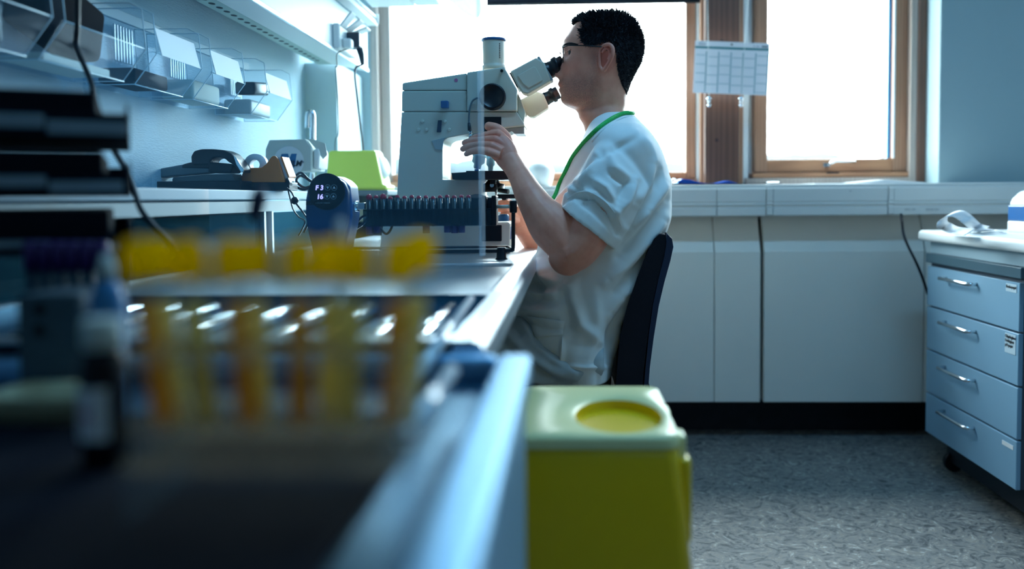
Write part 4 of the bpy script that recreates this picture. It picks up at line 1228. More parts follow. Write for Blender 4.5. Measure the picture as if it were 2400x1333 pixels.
cush = [(1559, 550), (1562, 575), (1556, 605), (1541, 655), (1528, 715), (1517, 790), (1508, 865), (1502, 945), (1440, 945), (1446, 860), (1452, 790), (1470, 715), (1493, 650), (1517, 590), (1532, 560), (1545, 549)]
Yc0 = 1.87
bent_slab(outline(shell, Yc0), 1.86, 2.28, 'back_shell', M_navy, .012)
bent_slab(outline(cush, Yc0), 1.862, 2.278, 'back_cushion', M_navyd, .010)
sz = P(1300, 905, YC).z
sx0_, sx1_ = P(1120, 900, YC).x, P(1500, 900, YC).x
MB().box((sx0_, sx1_), (YC - .23, YC + .23), (sz - .075, sz), bev=.03, seg=4, smooth=True).build('seat', M_navyd, chair)
MB().box((P(1440, 945, YC).x, P(1520, 945, YC).x), (YC - .04, YC + .04), (sz - .14, P(1500, 930, YC).z), bev=.006).build('back_bracket', M_black, chair)
cxs = (sx0_ + sx1_) / 2
MB().lathe([(.028, .10), (.028, .22), (.02, .225), (.02, sz - .07)], (cxs, YC, 0), n=18).build('gas_lift', M_black, chair)
for k in range(5):
    a = 2 * PI * k / 5 + .3
    e = Vector((cxs + .29 * math.cos(a), YC + .29 * math.sin(a), .075))
    MB().tube([(cxs, YC, .12), e], [.026, .016], 10).build('base_arm', M_black, chair)
    MB().lathe([(.022, -.02), (.028, -.016), (.028, .016), (.022, .02)], (e.x, e.y, .0285), (-math.sin(a), math.cos(a), 0), 16).build('castor', M_black, chair)
MB().tube([P(1517, 896, 1.9), P(1521, 908, 1.9), P(1517, 920, 1.9)], .003, 8).build('adjust_lever', M_black, chair)
# ------------------------------------------------------------------ the man
YH = 2.04                                    # mid plane of his body
def remesh(mb, voxel, smooth=4, fac=.5):
    me = bpy.data.meshes.new('tmp')
    me.from_pydata([tuple(v) for v in mb.v], [], mb.f)
    bm = bmesh.new()
    bm.from_mesh(me)
    bmesh.ops.recalc_face_normals(bm, faces=bm.faces[:])
    bm.to_mesh(me)
    bm.free()
    o = bpy.data.objects.new('tmp', me)
    COL.objects.link(o)
    m = o.modifiers.new('r', 'REMESH')
    m.mode, m.voxel_size = 'VOXEL', voxel
    if smooth:
        s = o.modifiers.new('s', 'SMOOTH')
        s.factor, s.iterations = fac, smooth
    dg = bpy.context.evaluated_depsgraph_get()
    dg.update()
    r = bpy.data.meshes.new_from_object(o.evaluated_get(dg))
    COL.objects.unlink(o)
    bpy.data.objects.remove(o)
    n = len(r.vertices)
    co = np.empty(n * 3)
    r.vertices.foreach_get('co', co)
    faces = [tuple(p.vertices) for p in r.polygons]
    nr = np.empty(n * 3)
    r.vertices.foreach_get('normal', nr)
    bpy.data.meshes.remove(r)
    return co.reshape(-1, 3), faces, nr.reshape(-1, 3)

def interp(keys, x):
    ks = [k[0] for k in keys]
    return [float(np.interp(x, ks, [k[j] for k in keys])) for j in range(1, len(keys[0]))]

def cubic(keys):
    """smooth interpolation through (x, a, b, ...) rows"""
    xs_ = [k[0] for k in keys]
    def f(x):
        i = max(0, min(len(keys) - 2, int(np.searchsorted(xs_, x)) - 1))
        k0, k1, k2, k3 = keys[max(i - 1, 0)], keys[i], keys[i + 1], keys[min(i + 2, len(keys) - 1)]
        t = (x - k1[0]) / (k2[0] - k1[0])
        t = min(max(t, 0), 1)
        out = []
        for j in range(1, len(k1)):
            m1 = (k2[j] - k0[j]) / (k2[0] - k0[0]) * (k2[0] - k1[0]) if k2[0] != k0[0] else 0
            m2 = (k3[j] - k1[j]) / (k3[0] - k1[0]) * (k2[0] - k1[0]) if k3[0] != k1[0] else 0
            out.append((2 * t ** 3 - 3 * t * t + 1) * k1[j] + (t ** 3 - 2 * t * t + t) * m1 + (-2 * t ** 3 + 3 * t * t) * k2[j] + (t ** 3 - t * t) * m2)
        return out
    return f

# head: rows of (py, plain front x, back x, half width m)
head_rows = cubic([(35, 1404, 1430, .012), (39, 1378, 1456, .034), (47, 1360, 1471, .052), (60, 1344, 1484, .066), (76, 1333, 1494, .073), (95, 1322, 1501, .077),
                   (112, 1320, 1503, .0785), (132, 1321, 1501, .078), (150, 1321, 1495, .077), (170, 1321, 1486, .074), (190, 1319, 1477, .070), (210, 1319, 1471, .066),
                   (228, 1320, 1467, .061), (242, 1325, 1466, .055), (250, 1334, 1465, .050), (256, 1348, 1464, .050), (264, 1354, 1464, .052), (275, 1357, 1466, .054),
                   (290, 1366, 1470, .057), (310, 1372, 1478, .062), (340, 1382, 1490, .07)])
detail = cubic([(80, 0, 1), (100, -1.5, .03), (109, -3.5, .028), (116, -1, .02), (122, 1.5, .012), (130, -2, .011), (145, -9, .011), (160, -16, .012), (171, -22, .0135), (176, -22, .014),
                (181, -15, .014), (185, -9, .014), (190, -10, .020), (196, -12, .024), (200, -11, .024), (204, -6, .024), (208, -10, .022), (213, -9, .022), (222, -5, .024), (232, -7, .022), (240, -6, .022), (250, -2, .02), (260, 0, .02)])
def head_point(py, th, off=0.0):
    """th = 0 faces forward (towards -X), positive to the near (left) side"""
    xf, xb, w = head_rows(py)
    F, B = P(xf, py, YH), P(xb, py, YH)
    c = (F + B) / 2
    a = (B.x - F.x) / 2
    ct, stt = math.cos(th), math.sin(th)
    e = 2.25
    rr = (abs(ct) ** e + abs(stt) ** e) ** (-1 / e)
    x = -a * ct * rr
    y = -w * stt * rr
    # narrower front of the face, fuller back of the skull
    if ct > 0 and 95 < py < 262:
        y *= 1 - .10 * ct * min(1, (py - 95) / 60)
    lat = y
    if ct > 0:
        d, sg = detail(py) if 80 <= py <= 260 else (0, .02)
        x += d / 1000 * 1.02 * math.exp(-(lat / sg) ** 2)
        # eye sockets and cheekbones
        for s in (-1, 1):
            g = math.exp(-((lat - s * .031) / .015) ** 2 - ((py - 127) / 11) ** 2)
            x += .0085 * g
            g = math.exp(-((lat - s * .045) / .02) ** 2 - ((py - 152) / 16) ** 2)
            x -= .003 * g
            y += 0
    return Vector((c.x + x, YH + y, c.z))

rows = [35, 36.5] + list(np.arange(39, 342, 2.4))
NT = 120
mbh = MB()
mbh.rings([[head_point(py, 2 * PI * k / NT) for k in range(NT)] for py in rows])
# ears
def ear(mb, s):
    yy = YH - s * .0735
    path = [(1411, 178), (1404, 168), (1403, 155), (1402, 142), (1404, 130), (1411, 122), (1420, 119.5), (1428, 123), (1432, 132), (1431, 145), (1426, 156), (1420, 166), (1414, 175), (1411, 178)]
    pts = [P(a, b, YH) + Vector((0, 0, 0)) for a, b in path]
    pts = [Vector((p.x, yy - s * (.004 + .016 * max(0, (a - 1403)) / 28), p.z)) for p, (a, b) in zip(pts, path)]
    rad = [.0045, .004, .0035, .0035, .0035, .004, .0045, .0048, .0048, .0046, .0046, .005, .0055, .0045]
    sp = smooth_path(pts, 4)
    mb.tube(sp, [float(np.interp(i / 4, range(len(rad)), rad)) for i in range(len(sp))], 8)
    # concha plate and inner fold
    c0 = P(1415, 148, YH)
    mb.rings([[(c0.x + r * .0115 * math.cos(2 * PI * k / 16) * 1.0, yy - s * (o + .0045 * math.cos(2 * PI * k / 16)), c0.z + r * .024 * math.sin(2 * PI * k / 16)) for k in range(16)] for r, o in ((1.15, -.010), (1.15, -.001), (.8, .0005), (.3, -.003))])
    inner = [P(a, b, YH) for a, b in ((1408, 138), (1415, 129), (1423, 131), (1425, 142), (1421, 155))]
    mb.tube(smooth_path([Vector((p.x, yy - s * (.0085 + .008 * k / 4), p.z)) for k, p in enumerate(inner)], 4), .0030, 8)
mbe = MB()
for s in (1, -1):
    ear(mbe, s)

def limb(mb, pts, n=20):
    """pts: (px, py, Y, half width in photo px, half depth m)"""
    C = [P(a, b, Y) for a, b, Y, w, d in pts]
    rings = []
    for i, (a, b, Y, w, d) in enumerate(pts):
        t = (C[min(i + 1, len(C) - 1)] - C[max(i - 1, 0)]).normalized()
        v = Vector((0, 1, 0)) - t * t.y
        v.normalize()
        u = v.cross(t).normalized()
        wm = w * Y / 2000
        rings.append([C[i] + u * (wm * math.cos(2 * PI * k / n)) + v * (d * math.sin(2 * PI * k / n)) for k in range(n)])
    mb.rings(rings)
def dense(pts, n=4):
    """smooth a limb path"""
    f = cubic([(i, *p) for i, p in enumerate(pts)])
    return [tuple(f(t)) for t in np.linspace(0, len(pts) - 1, (len(pts) - 1) * n + 1)]

mbb = MB()
# trunk (under the clothes)
torso = [(300, 1385, 1500, .10), (335, 1384, 1510, .145), (380, 1365, 1530, .165), (450, 1330, 1540, .165), (540, 1298, 1530, .160), (640, 1275, 1500, .160), (740, 1265, 1455, .165), (830, 1275, 1425, .18), (880, 1290, 1410, .17)]
tf = cubic(torso)
mbb.rings([[(lambda F, B, w, k: Vector(((F.x + B.x) / 2 - (B.x - F.x) / 2 * math.cos(2 * PI * k / 32), YH - w * math.sin(2 * PI * k / 32), (F.z + B.z) / 2)))(P(tf(py)[0], py, YH), P(tf(py)[1], py, YH), tf(py)[2], k) for k in range(32)] for py in np.linspace(300, 880, 40)])
# near (left) arm
armL = dense([(1480, 380, 1.92, 36, .036), (1452, 418, 1.87, 40, .040), (1418, 470, 1.84, 49, .048), (1385, 535, 1.82, 53, .055), (1352, 582, 1.815, 51, .052), (1327, 596, 1.815, 47, .048)])
limb(mbb, armL)
mbb.ball(P(1331, 598, 1.815), .043, 18, 12, sc=(1.0, 1.05, 1.02))
mbb.ball(P(1327, 624, 1.815), .0175, 14, 10, sc=(1.15, 1.2, .9))
foreL = dense([(1334, 590, 1.815, 40, .045), (1305, 545, 1.82, 54, .048), (1282, 516, 1.825, 51, .048), (1262, 490, 1.835, 42, .044), (1240, 455, 1.85, 34.5, .037), (1222, 420, 1.875, 28, .030), (1206, 393, 1.895, 25.5, .0245), (1192, 374, 1.905, 27, .022), (1184, 364, 1.91, 28, .02)])
limb(mbb, foreL)
# far (right) arm
limb(mbb, dense([(1480, 390, 2.16, 36, .036), (1440, 470, 2.21, 42, .040), (1380, 560, 2.26, 44, .044), (1330, 590, 2.26, 42, .042), (1290, 585, 2.25, 42, .042), (1258, 562, 2.23, 36, .038), (1230, 535, 2.20, 27, .029), (1216, 517, 2.18, 24, .024)]))
# legs
for Yl_, s in ((1.93, 1), (2.15, 1)):
    limb(mbb, dense([(1385, 838, Yl_, 62, .075), (1300, 828, Yl_, 66, .075), (1180, 822, Yl_, 60, .066), (1040, 815, Yl_, 52, .058), (985, 840, Yl_, 48, .054), (968, 930, Yl_, 46, .052), (970, 1080, Yl_, 40, .044), (978, 1240, Yl_, 32, .036), (980, 1330, Yl_, 30, .034)]), 16)
mb_all = MB()
mb_all.v, mb_all.f, mb_all.mi, mb_all.sm = list(mbb.v), list(mbb.f), list(mbb.mi), list(mbb.sm)
mb_all.add(mbh.v, mbh.f)
bco, bfaces, _ = remesh(mb_all, .0028, 3, .45)

# near hand: palm, four fingers, thumb
def hand(fingers, palm, thumb, voxel=.0016):
    mb = MB()
    limb(mb, dense(palm, 4), 20)
    for f in fingers:
        pts = [P(a, b, Y) for a, b, Y, r in f]
        rr = [r for *_, r in f]
        sp = smooth_path(pts, 6)
        rad = [float(np.interp(i / 6, range(len(rr)), rr)) for i in range(len(sp))]
        # knuckle swell and rounded tip
        for j in range(1, len(rr) - 1):
            rad[j * 6] *= 1.06
        d = (sp[-1] - sp[-2]).normalized()
        for k in range(1, 5):
            a = k / 5 * PI / 2
            sp.append(pts[-1] + d * rr[-1] * math.sin(a))
            rad.append(rr[-1] * math.cos(a))
        mb.tube(sp, rad, 14, up=(0, 1, 0))
    return remesh(mb, voxel, 3, .5)
Lf = [[(1186, 330, 1.918, .0105), (1168, 315, 1.925, .0100), (1140, 317, 1.935, .0088), (1116, 322, 1.955, .0082), (1102, 330, 1.975, .0075)],
      [(1182, 342, 1.905, .0105), (1160, 328, 1.908, .0102), (1130, 329, 1.916, .0090), (1105, 331, 1.935, .0084), (1089, 335, 1.955, .0076)],
      [(1176, 354, 1.895, .0100), (1151, 342, 1.893, .0098), (1124, 340, 1.900, .0086), (1100, 343, 1.915, .0080), (1085, 349, 1.935, .0072)],
      [(1170, 364, 1.890, .0095), (1144, 356, 1.884, .0088), (1122, 353, 1.890, .0076), (1104, 356, 1.905, .0070), (1093, 361, 1.92, .0064)]]
Lt = [(1194, 348, 1.935, .0125), (1186, 322, 1.945, .0125), (1166, 302, 1.940, .0112), (1146, 296, 1.942, .0105)]
palmL = [(1202, 388, 1.90, 24, .021), (1194, 377, 1.905, 26, .0215), (1184, 360, 1.908, 30, .019), (1172, 345, 1.912, 31, .0165), (1160, 336, 1.912, 26, .013)]
hco, hfaces, _ = hand(Lf + [Lt], palmL, None)
Rf = [[(1208, 496, 2.165, .0095), (1196, 480, 2.155, .0090), (1182, 474, 2.150, .0082), (1170, 476, 2.145, .0075)],
      [(1210, 504, 2.160, .0095), (1196, 494, 2.145, .0092), (1181, 489, 2.135, .0084), (1169, 490, 2.135, .0078)],
      [(1212, 511, 2.155, .0090), (1199, 506, 2.140, .0088), (1186, 503, 2.130, .0080), (1176, 505, 2.130, .0072)],
      [(1214, 517, 2.152, .0085), (1204, 516, 2.138, .0080), (1194, 515, 2.130, .0072), (1186, 518, 2.130, .0064)],
      [(1214, 500, 2.185, .011), (1204, 484, 2.19, .0105), (1192, 474, 2.185, .0095)]]
palmR = [(1220, 522, 2.18, 23, .022), (1214, 513, 2.172, 25, .020), (1207, 504, 2.165, 25, .017), (1200, 498, 2.16, 20, .013)]
rco, rfaces, _ = hand(Rf, palmR, None)
eco, efaces, _ = remesh(mbe, .0013, 2, .4)

def mat_skin():
    m = bpy.data.materials.new('skin')
    m.use_nodes = True
    nt = m.node_tree
    b = nt.nodes['Principled BSDF']
    b.inputs['Roughness'].default_value = .48
    b.inputs['Subsurface Weight'].default_value = .12
    b.inputs['Subsurface Radius'].default_value = (.008, .003, .0015)
    at = nt.nodes.new('ShaderNodeAttribute')
    at.attribute_name = 'tone'
    tc = nt.nodes.new('ShaderNodeTexCoord')
    n = nt.nodes.new('ShaderNodeTexNoise')
    n.inputs['Scale'].default_value = 45
    n.inputs['Detail'].default_value = 5
    nt.links.new(tc.outputs['Object'], n.inputs['Vector'])
    mx = nt.nodes.new('ShaderNodeMix')
    mx.data_type = 'RGBA'
    mx.inputs[6].default_value = (.80, .27, .18, 1)
    mx.inputs[7].default_value = (1.0, .47, .33, 1)
    nt.links.new(n.outputs[0], mx.inputs[0])
    # stubble: fine dark speckle on jaw and cheeks; dark scalp
    n2 = nt.nodes.new('ShaderNodeTexNoise')
    n2.inputs['Scale'].default_value = 700
    n2.inputs['Detail'].default_value = 1
    nt.links.new(tc.outputs['Object'], n2.inputs['Vector'])
    sp = nt.nodes.new('ShaderNodeSeparateColor')
    nt.links.new(at.outputs['Color'], sp.inputs[0])
    th = nt.nodes.new('ShaderNodeMapRange')
    th.inputs[1].default_value, th.inputs[2].default_value = .35, .65
    th.inputs[3].default_value, th.inputs[4].default_value = .35, 1.0
    nt.links.new(n2.outputs[0], th.inputs[0])
    mu = nt.nodes.new('ShaderNodeMath')
    mu.operation = 'MULTIPLY'
    nt.links.new(th.outputs[0], mu.inputs[0])
    nt.links.new(sp.outputs[0], mu.inputs[1])
    m2 = nt.nodes.new('ShaderNodeMix')
    m2.data_type = 'RGBA'
    m2.inputs[7].default_value = (.075, .050, .050, 1)
    nt.links.new(mu.outputs[0], m2.inputs[0])
    nt.links.new(mx.outputs[2], m2.inputs[6])
    m3 = nt.nodes.new('ShaderNodeMix')
    m3.data_type = 'RGBA'
    m3.inputs[7].default_value = (.016, .012, .014, 1)
    nt.links.new(sp.outputs[1], m3.inputs[0])
    nt.links.new(m2.outputs[2], m3.inputs[6])
    m4 = nt.nodes.new('ShaderNodeMix')          # redder lips, knuckles, ears
    m4.data_type = 'RGBA'
    m4.inputs[7].default_value = (.70, .16, .11, 1)
    nt.links.new(sp.outputs[2], m4.inputs[0])
    nt.links.new(m3.outputs[2], m4.inputs[6])
    nt.links.new(m4.outputs[2], b.inputs['Base Color'])
    bp = nt.nodes.new('ShaderNodeBump')
    bp.inputs['Strength'].default_value = .15
    bp.inputs['Distance'].default_value = .001
    nt.links.new(n2.outputs[0], bp.inputs['Height'])
    nt.links.new(bp.outputs[0], b.inputs['Normal'])
    return m
M_skin = mat_skin()

def pix(co):
    q = (co - np.array(CAMP)) @ np.array(CAMR)
    return CX + FPX * q[:, 0] / -q[:, 2], CY - FPX * q[:, 1] / -q[:, 2]

def inpoly(x, y, poly):
    n = len(poly)
    r = np.zeros(len(x), bool)
    j = n - 1
    for i in range(n):
        xi, yi = poly[i]
        xj, yj = poly[j]
        c = ((yi > y) != (yj > y)) & (x < (xj - xi) * (y - yi) / (yj - yi + 1e-12) + xi)
        r ^= c
        j = i
    return r
HAIR = [(1310, 66), (1334, 62), (1345, 58), (1360, 59), (1367, 68), (1361, 85), (1358, 100), (1366, 116), (1378, 120), (1398, 119), (1404, 117), (1424, 112), (1436, 126), (1440, 142), (1442, 165), (1446, 185), (1455, 207), (1468, 224), (1480, 226), (1530, 190), (1540, 60), (1460, 10), (1360, 5), (1300, 40)]

all_co = np.concatenate([bco, hco, rco, eco])
faces = list(bfaces)
off = len(bco)
faces += [tuple(i + off for i in f) for f in hfaces]
off += len(hco)
faces += [tuple(i + off for i in f) for f in rfaces]
off += len(rco)
faces += [tuple(i + off for i in f) for f in efaces]
bme = bpy.data.meshes.new('body')
bme.from_pydata(all_co.tolist(), [], faces)
bme.polygons.foreach_set('use_smooth', [True] * len(bme.polygons))
# tone masks: R stubble, G scalp, B redness. sides of the head use the mirrored near-side position
mir = all_co.copy()
mir[:, 1] = YH
ux_, uy_ = pix(mir)
lat = np.abs(all_co[:, 1] - YH)
ishead = (uy_ < 300) & (lat < .11) & (ux_ > 1290)
def gauss(x0, y0, sx, sy):
    return np.exp(-((ux_ - x0) / sx) ** 2 - ((uy_ - y0) / sy) ** 2)
stub = np.clip(np.interp(uy_, [165, 200, 250, 268], [0, 1, 1, 0]) * np.interp(ux_, [1300, 1310, 1385, 1415], [.7, 1, .8, 0]) + gauss(1392, 150, 12, 26) * .8, 0, 1) * ishead * .72
ant = (1 - .9 * gauss(1326, 165, 14, 12))
stub = stub * ant
scalp = inpoly(ux_, uy_, HAIR) & ishead
red = np.clip(gauss(1311, 203, 7, 8) * (lat < .028) * .75 + gauss(1418, 148, 16, 30) * (lat > .07) * .85 + gauss(1342, 165, 16, 14) * .25, 0, 1) * ishead
u2, v2 = pix(all_co)
handm = np.exp(-((u2 - 1165) / 34) ** 2 - ((v2 - 330) / 28) ** 2) * (all_co[:, 1] < 2.0)
red = np.maximum(red, handm * .5 * (ux_ > 0))
ca = bme.color_attributes.new('tone', 'FLOAT_COLOR', 'POINT')
arr = np.ones((len(all_co), 4), np.float32)
arr[:, 0], arr[:, 1], arr[:, 2] = stub, scalp, red
ca.data.foreach_set('color', arr.ravel())
bme.materials.append(M_skin)
man = thing('person', (P(1400, 900, YH).x, YH, 0), 'man in white short-sleeved tunic and glasses bent to the microscope eyepieces', 'person')
body = bpy.data.objects.new('body', bme)
COL.objects.link(body)
adopt(body, man)

# brows, lashes, eyes, nails
for s in (1, -1):
    pts = []
    for t in np.linspace(0, 1, 8):
        th = math.radians(14 + 40 * t)
        p = head_point(113 - 4 * math.sin(t * PI) + 2 * t, s * th)
        pts.append(p + Vector((-.0015, -s * .001, 0)))
    MB().tube(pts, [.0018, .003, .0034, .0034, .0032, .0028, .002, .001], 8).build('eyebrow', mat('brow_hair', (.014, .010, .012), .8), man)
    e = head_point(127, s * math.radians(27))
    MB().ball(e + Vector((.0075, s * .001, 0)), .0118, 18, 12).build('eye', [mat('eye_dark', (.07, .05, .05), .25)], man)
    MB().tube([head_point(124 - 1.5 * math.sin(t * PI), s * math.radians(17 + 22 * t)) + Vector((-.002, 0, 0)) for t in np.linspace(0, 1, 7)], .0014, 6).build('eyelid', M_skin, man)
# ---- hair: cap plus short strands
rng2 = random.Random(11)
mbc = MB()
hr_rows = list(np.arange(35.5, 228, 3.0))
NTH = 90
mask, grid = {}, {}
for i, py in enumerate(hr_rows):
    for k in range(NTH):
        th = 2 * PI * k / NTH
        p = head_point(py, th)
        c = Vector((head_point(py, PI / 2).x, YH, p.z - .01))
        ux1, uy1 = to_px((p.x, YH, p.z))
        inside = inpoly(np.array([ux1]), np.array([uy1]), HAIR)[0]
        nn = (p - Vector((P(1415, py, YH).x, YH, P(1415, 135, YH).z if py < 135 else p.z))).normalized()
        grid[i, k] = (p, nn)
        mask[i, k] = inside
thick = lambda py: float(np.interp(py, [26, 60, 120, 200, 228], [.003, .004, .0035, .0025, .001]))
vid = {}
for (i, k), (p, nn) in grid.items():
    j = .0010 * noise.noise(p * 180)
    vid[i, k] = len(mbc.v)
    mbc.v.append(tuple(p + nn * (thick(hr_rows[i]) + j)))
for i in range(len(hr_rows) - 1):
    for k in range(NTH):
        k2 = (k + 1) % NTH
        if mask[i, k] and mask[i, k2] and mask[i + 1, k] and mask[i + 1, k2]:
            mbc.f.append((vid[i, k], vid[i, k2], vid[i + 1, k2], vid[i + 1, k]))
            mbc.mi.append(0)
            mbc.sm.append(True)
topv = len(mbc.v)
mbc.v.append(tuple(P(1416, 34, YH) + Vector((0, 0, .003))))
for k in range(NTH):
    mbc.f.append((topv, vid[0, k], vid[0, (k + 1) % NTH]))
    mbc.mi.append(0)
    mbc.sm.append(True)
M_hair = mat('dark_hair', (.010, .010, .016), .55, spec=.35)
count = 0
while count < 15000:
    py = rng2.uniform(35.5, 226)
    th = rng2.uniform(0, 2 * PI)
    xf, xb, w = head_rows(py)
    if rng2.random() > max(.25, w / .08):
        continue
    p = head_point(py, th)
    ux1, uy1 = to_px((p.x, YH, p.z))
    if not inpoly(np.array([ux1]), np.array([uy1]), HAIR)[0]:
        continue
    nn = (p - Vector((P(1415, py, YH).x, YH, P(1415, 135, YH).z if py < 135 else p.z))).normalized()
    up = float(np.interp(py, [26, 70, 120], [1, .5, 0]))
    front = float(np.interp(ux1, [1330, 1380], [1, 0]))
    comb = Vector((-.40 * up - .30 * front, 0, .30 * up - .55 * (1 - up))) + Vector((.25 * (1 - up), 0, 0))
    d = (nn * (.45 + .35 * up) + comb + Vector((rng2.gauss(0, .3), rng2.gauss(0, .3), rng2.gauss(0, .3)))).normalized()
    L = float(np.interp(py, [26, 60, 110, 170, 226], [.015, .015, .011, .007, .003])) * rng2.uniform(.5, 1.3)
    b0_ = p + nn * (thick(py) - .0015)
    r = .0007
    u_ = d.orthogonal().normalized() * r
    w_ = d.cross(u_).normalized() * r
    o_ = len(mbc.v)
    mid = b0_ + d * L * .55 + nn * L * .08
    tip = b0_ + d * L
    mbc.v += [tuple(b0_ + u_), tuple(b0_ - u_ * .5 + w_), tuple(b0_ - u_ * .5 - w_), tuple(tip)]
    mbc.f += [(o_, o_ + 1, o_ + 3), (o_ + 1, o_ + 2, o_ + 3), (o_ + 2, o_, o_ + 3)]
    mbc.mi += [0] * 3
    mbc.sm += [False] * 3
    count += 1
# coarser tufts along the crown
for _ in range(900):
    py = rng2.uniform(35.5, 95)
    th = rng2.uniform(0, 2 * PI)
    p = head_point(py, th)
    ux1, uy1 = to_px((p.x, YH, p.z))
    if not inpoly(np.array([ux1]), np.array([uy1]), HAIR)[0]:
        continue
    nn = (p - Vector((P(1415, py, YH).x, YH, P(1415, 135, YH).z))).normalized()
    d = (nn + Vector((-.55 + rng2.gauss(0, .3), rng2.gauss(0, .3), .25 + rng2.gauss(0, .25)))).normalized()
    b0_ = p + nn * .002
    mbc.tube([b0_, b0_ + d * .006, b0_ + d * rng2.uniform(.010, .017)], [.0020, .0016, .0002], 4, smooth=False, cap=False)
hair = mbc.build('hair', M_hair, man)
hair['kind'] = 'stuff'

# ---- tunic
def cloth(vs, faces, nrm, folds, nscale=9, namp=.003, seed=0):
    x, y = pix(vs)
    q = vs - np.array(CAMP)
    facing = np.clip(-(nrm * q).sum(1) / np.linalg.norm(q, axis=1) * 2.5 + .35, 0, 1)
    d = np.zeros(len(vs))
    for pts, amp, wid in folds:
        pts = np.array(pts, float)
        best = np.full(len(vs), 1e9)
        tt_ = np.zeros(len(vs))
        seg = np.linalg.norm(np.diff(pts, axis=0), axis=1)
        cum = np.concatenate([[0], np.cumsum(seg)])
        for i in range(len(pts) - 1):
            a, b = pts[i], pts[i + 1]
            ab = b - a
            t = np.clip(((x - a[0]) * ab[0] + (y - a[1]) * ab[1]) / (ab @ ab), 0, 1)
            dd = np.hypot(x - a[0] - t * ab[0], y - a[1] - t * ab[1])
            m = dd < best
            best[m] = dd[m]
            tt_[m] = ((cum[i] + t * seg[i]) / cum[-1])[m]
        taper = np.sin(np.clip(tt_, .04, .96) * PI) ** .5
        d += 1.5 * amp * np.exp(-(best / wid) ** 2) * taper * facing
    rnd = np.array([noise.noise(Vector(v) * nscale + Vector((seed, 0, 0))) + .5 * noise.noise(Vector((v[0] * 2.2, v[1] * 2, v[2] * .9)) * nscale * 1.4) for v in vs])
    d += rnd * namp
    return vs + nrm * d[:, None]

shirt_rows = cubic([(267, 1398, 1482, .058), (276, 1390, 1490, .074), (290, 1382, 1502, .110), (306, 1374, 1516, .160), (325, 1364, 1529, .196), (350, 1352, 1543, .212), (385, 1335, 1557, .212), (430, 1311, 1569, .202), (475, 1290, 1572, .196),
                    (520, 1272, 1566, .194), (560, 1262, 1551, .194), (600, 1256, 1526, .194), (650, 1242, 1506, .196), (700, 1224, 1489, .200), (740, 1208, 1470, .204), (770, 1216, 1458, .208), (800, 1258, 1448, .212), (830, 1292, 1440, .214), (862, 1312, 1434, .212)])
NS = 96
def shirt_ring(py, grow=1.0, exp=2.3):
    f, b, w = shirt_rows(py)
    F, B = P(f, py, YH), P(b, py, YH)
    c = (F + B) / 2
    a = (B.x - F.x) / 2
    out = []
    for k in range(NS):
        th = 2 * PI * k / NS
        ct, s_ = math.cos(th), math.sin(th)
        rr = (abs(ct) ** exp + abs(s_) ** exp) ** (-1 / exp)
        out.append(Vector((c.x - a * ct * rr * grow, YH - w * s_ * rr * grow, c.z)))
    return out
mbs = MB()
rings = [shirt_ring(py) for py in np.arange(267, 863, 6)]
rings.append(shirt_ring(862, .985))
mbs.rings(rings)
def sleeve(mb, secs, n=28):
    """secs: (px, py, Y, major px, minor m, direction angle of the opening in the picture)"""
    rings = []
    for a, b, Y, mj, mn, ang in secs:
        c = P(a, b, Y)
        u = Vector((math.cos(ang), 0, -math.sin(ang)))
        v = Vector((0, 1, 0))
        rings.append([c + u * (mj * Y / 2000) * math.cos(2 * PI * k / n) + v * mn * math.sin(2 * PI * k / n) for k in range(n)])
    mb.rings(rings)
ang = math.atan2(101, 124)
sl = [(1470, 352, 1.93, 62, .07, .9), (1462, 378, 1.885, 78, .075, .85), (1446, 412, 1.855, 84, .074, .8), (1428, 446, 1.842, 84, .072, .76), (1408, 484, 1.835, 83, .070, .72), (1396, 508, 1.832, 82, .069, .70), (1394, 509, 1.832, 86, .073, .69), (1378, 534, 1.828, 84, .071, ang), (1376, 537, 1.828, 79, .066, ang), (1380, 528, 1.829, 70, .060, ang)]
sleeve(mbs, sl)
slR = [(1470, 352, 2.14, 62, .07, .9), (1450, 400, 2.20, 80, .072, .8), (1420, 460, 2.235, 82, .07, .72), (1390, 520, 2.245, 80, .066, .69)]
sleeve(mbs, slR)
sco, sfaces, snr = remesh(mbs, .0035, 5, .5)
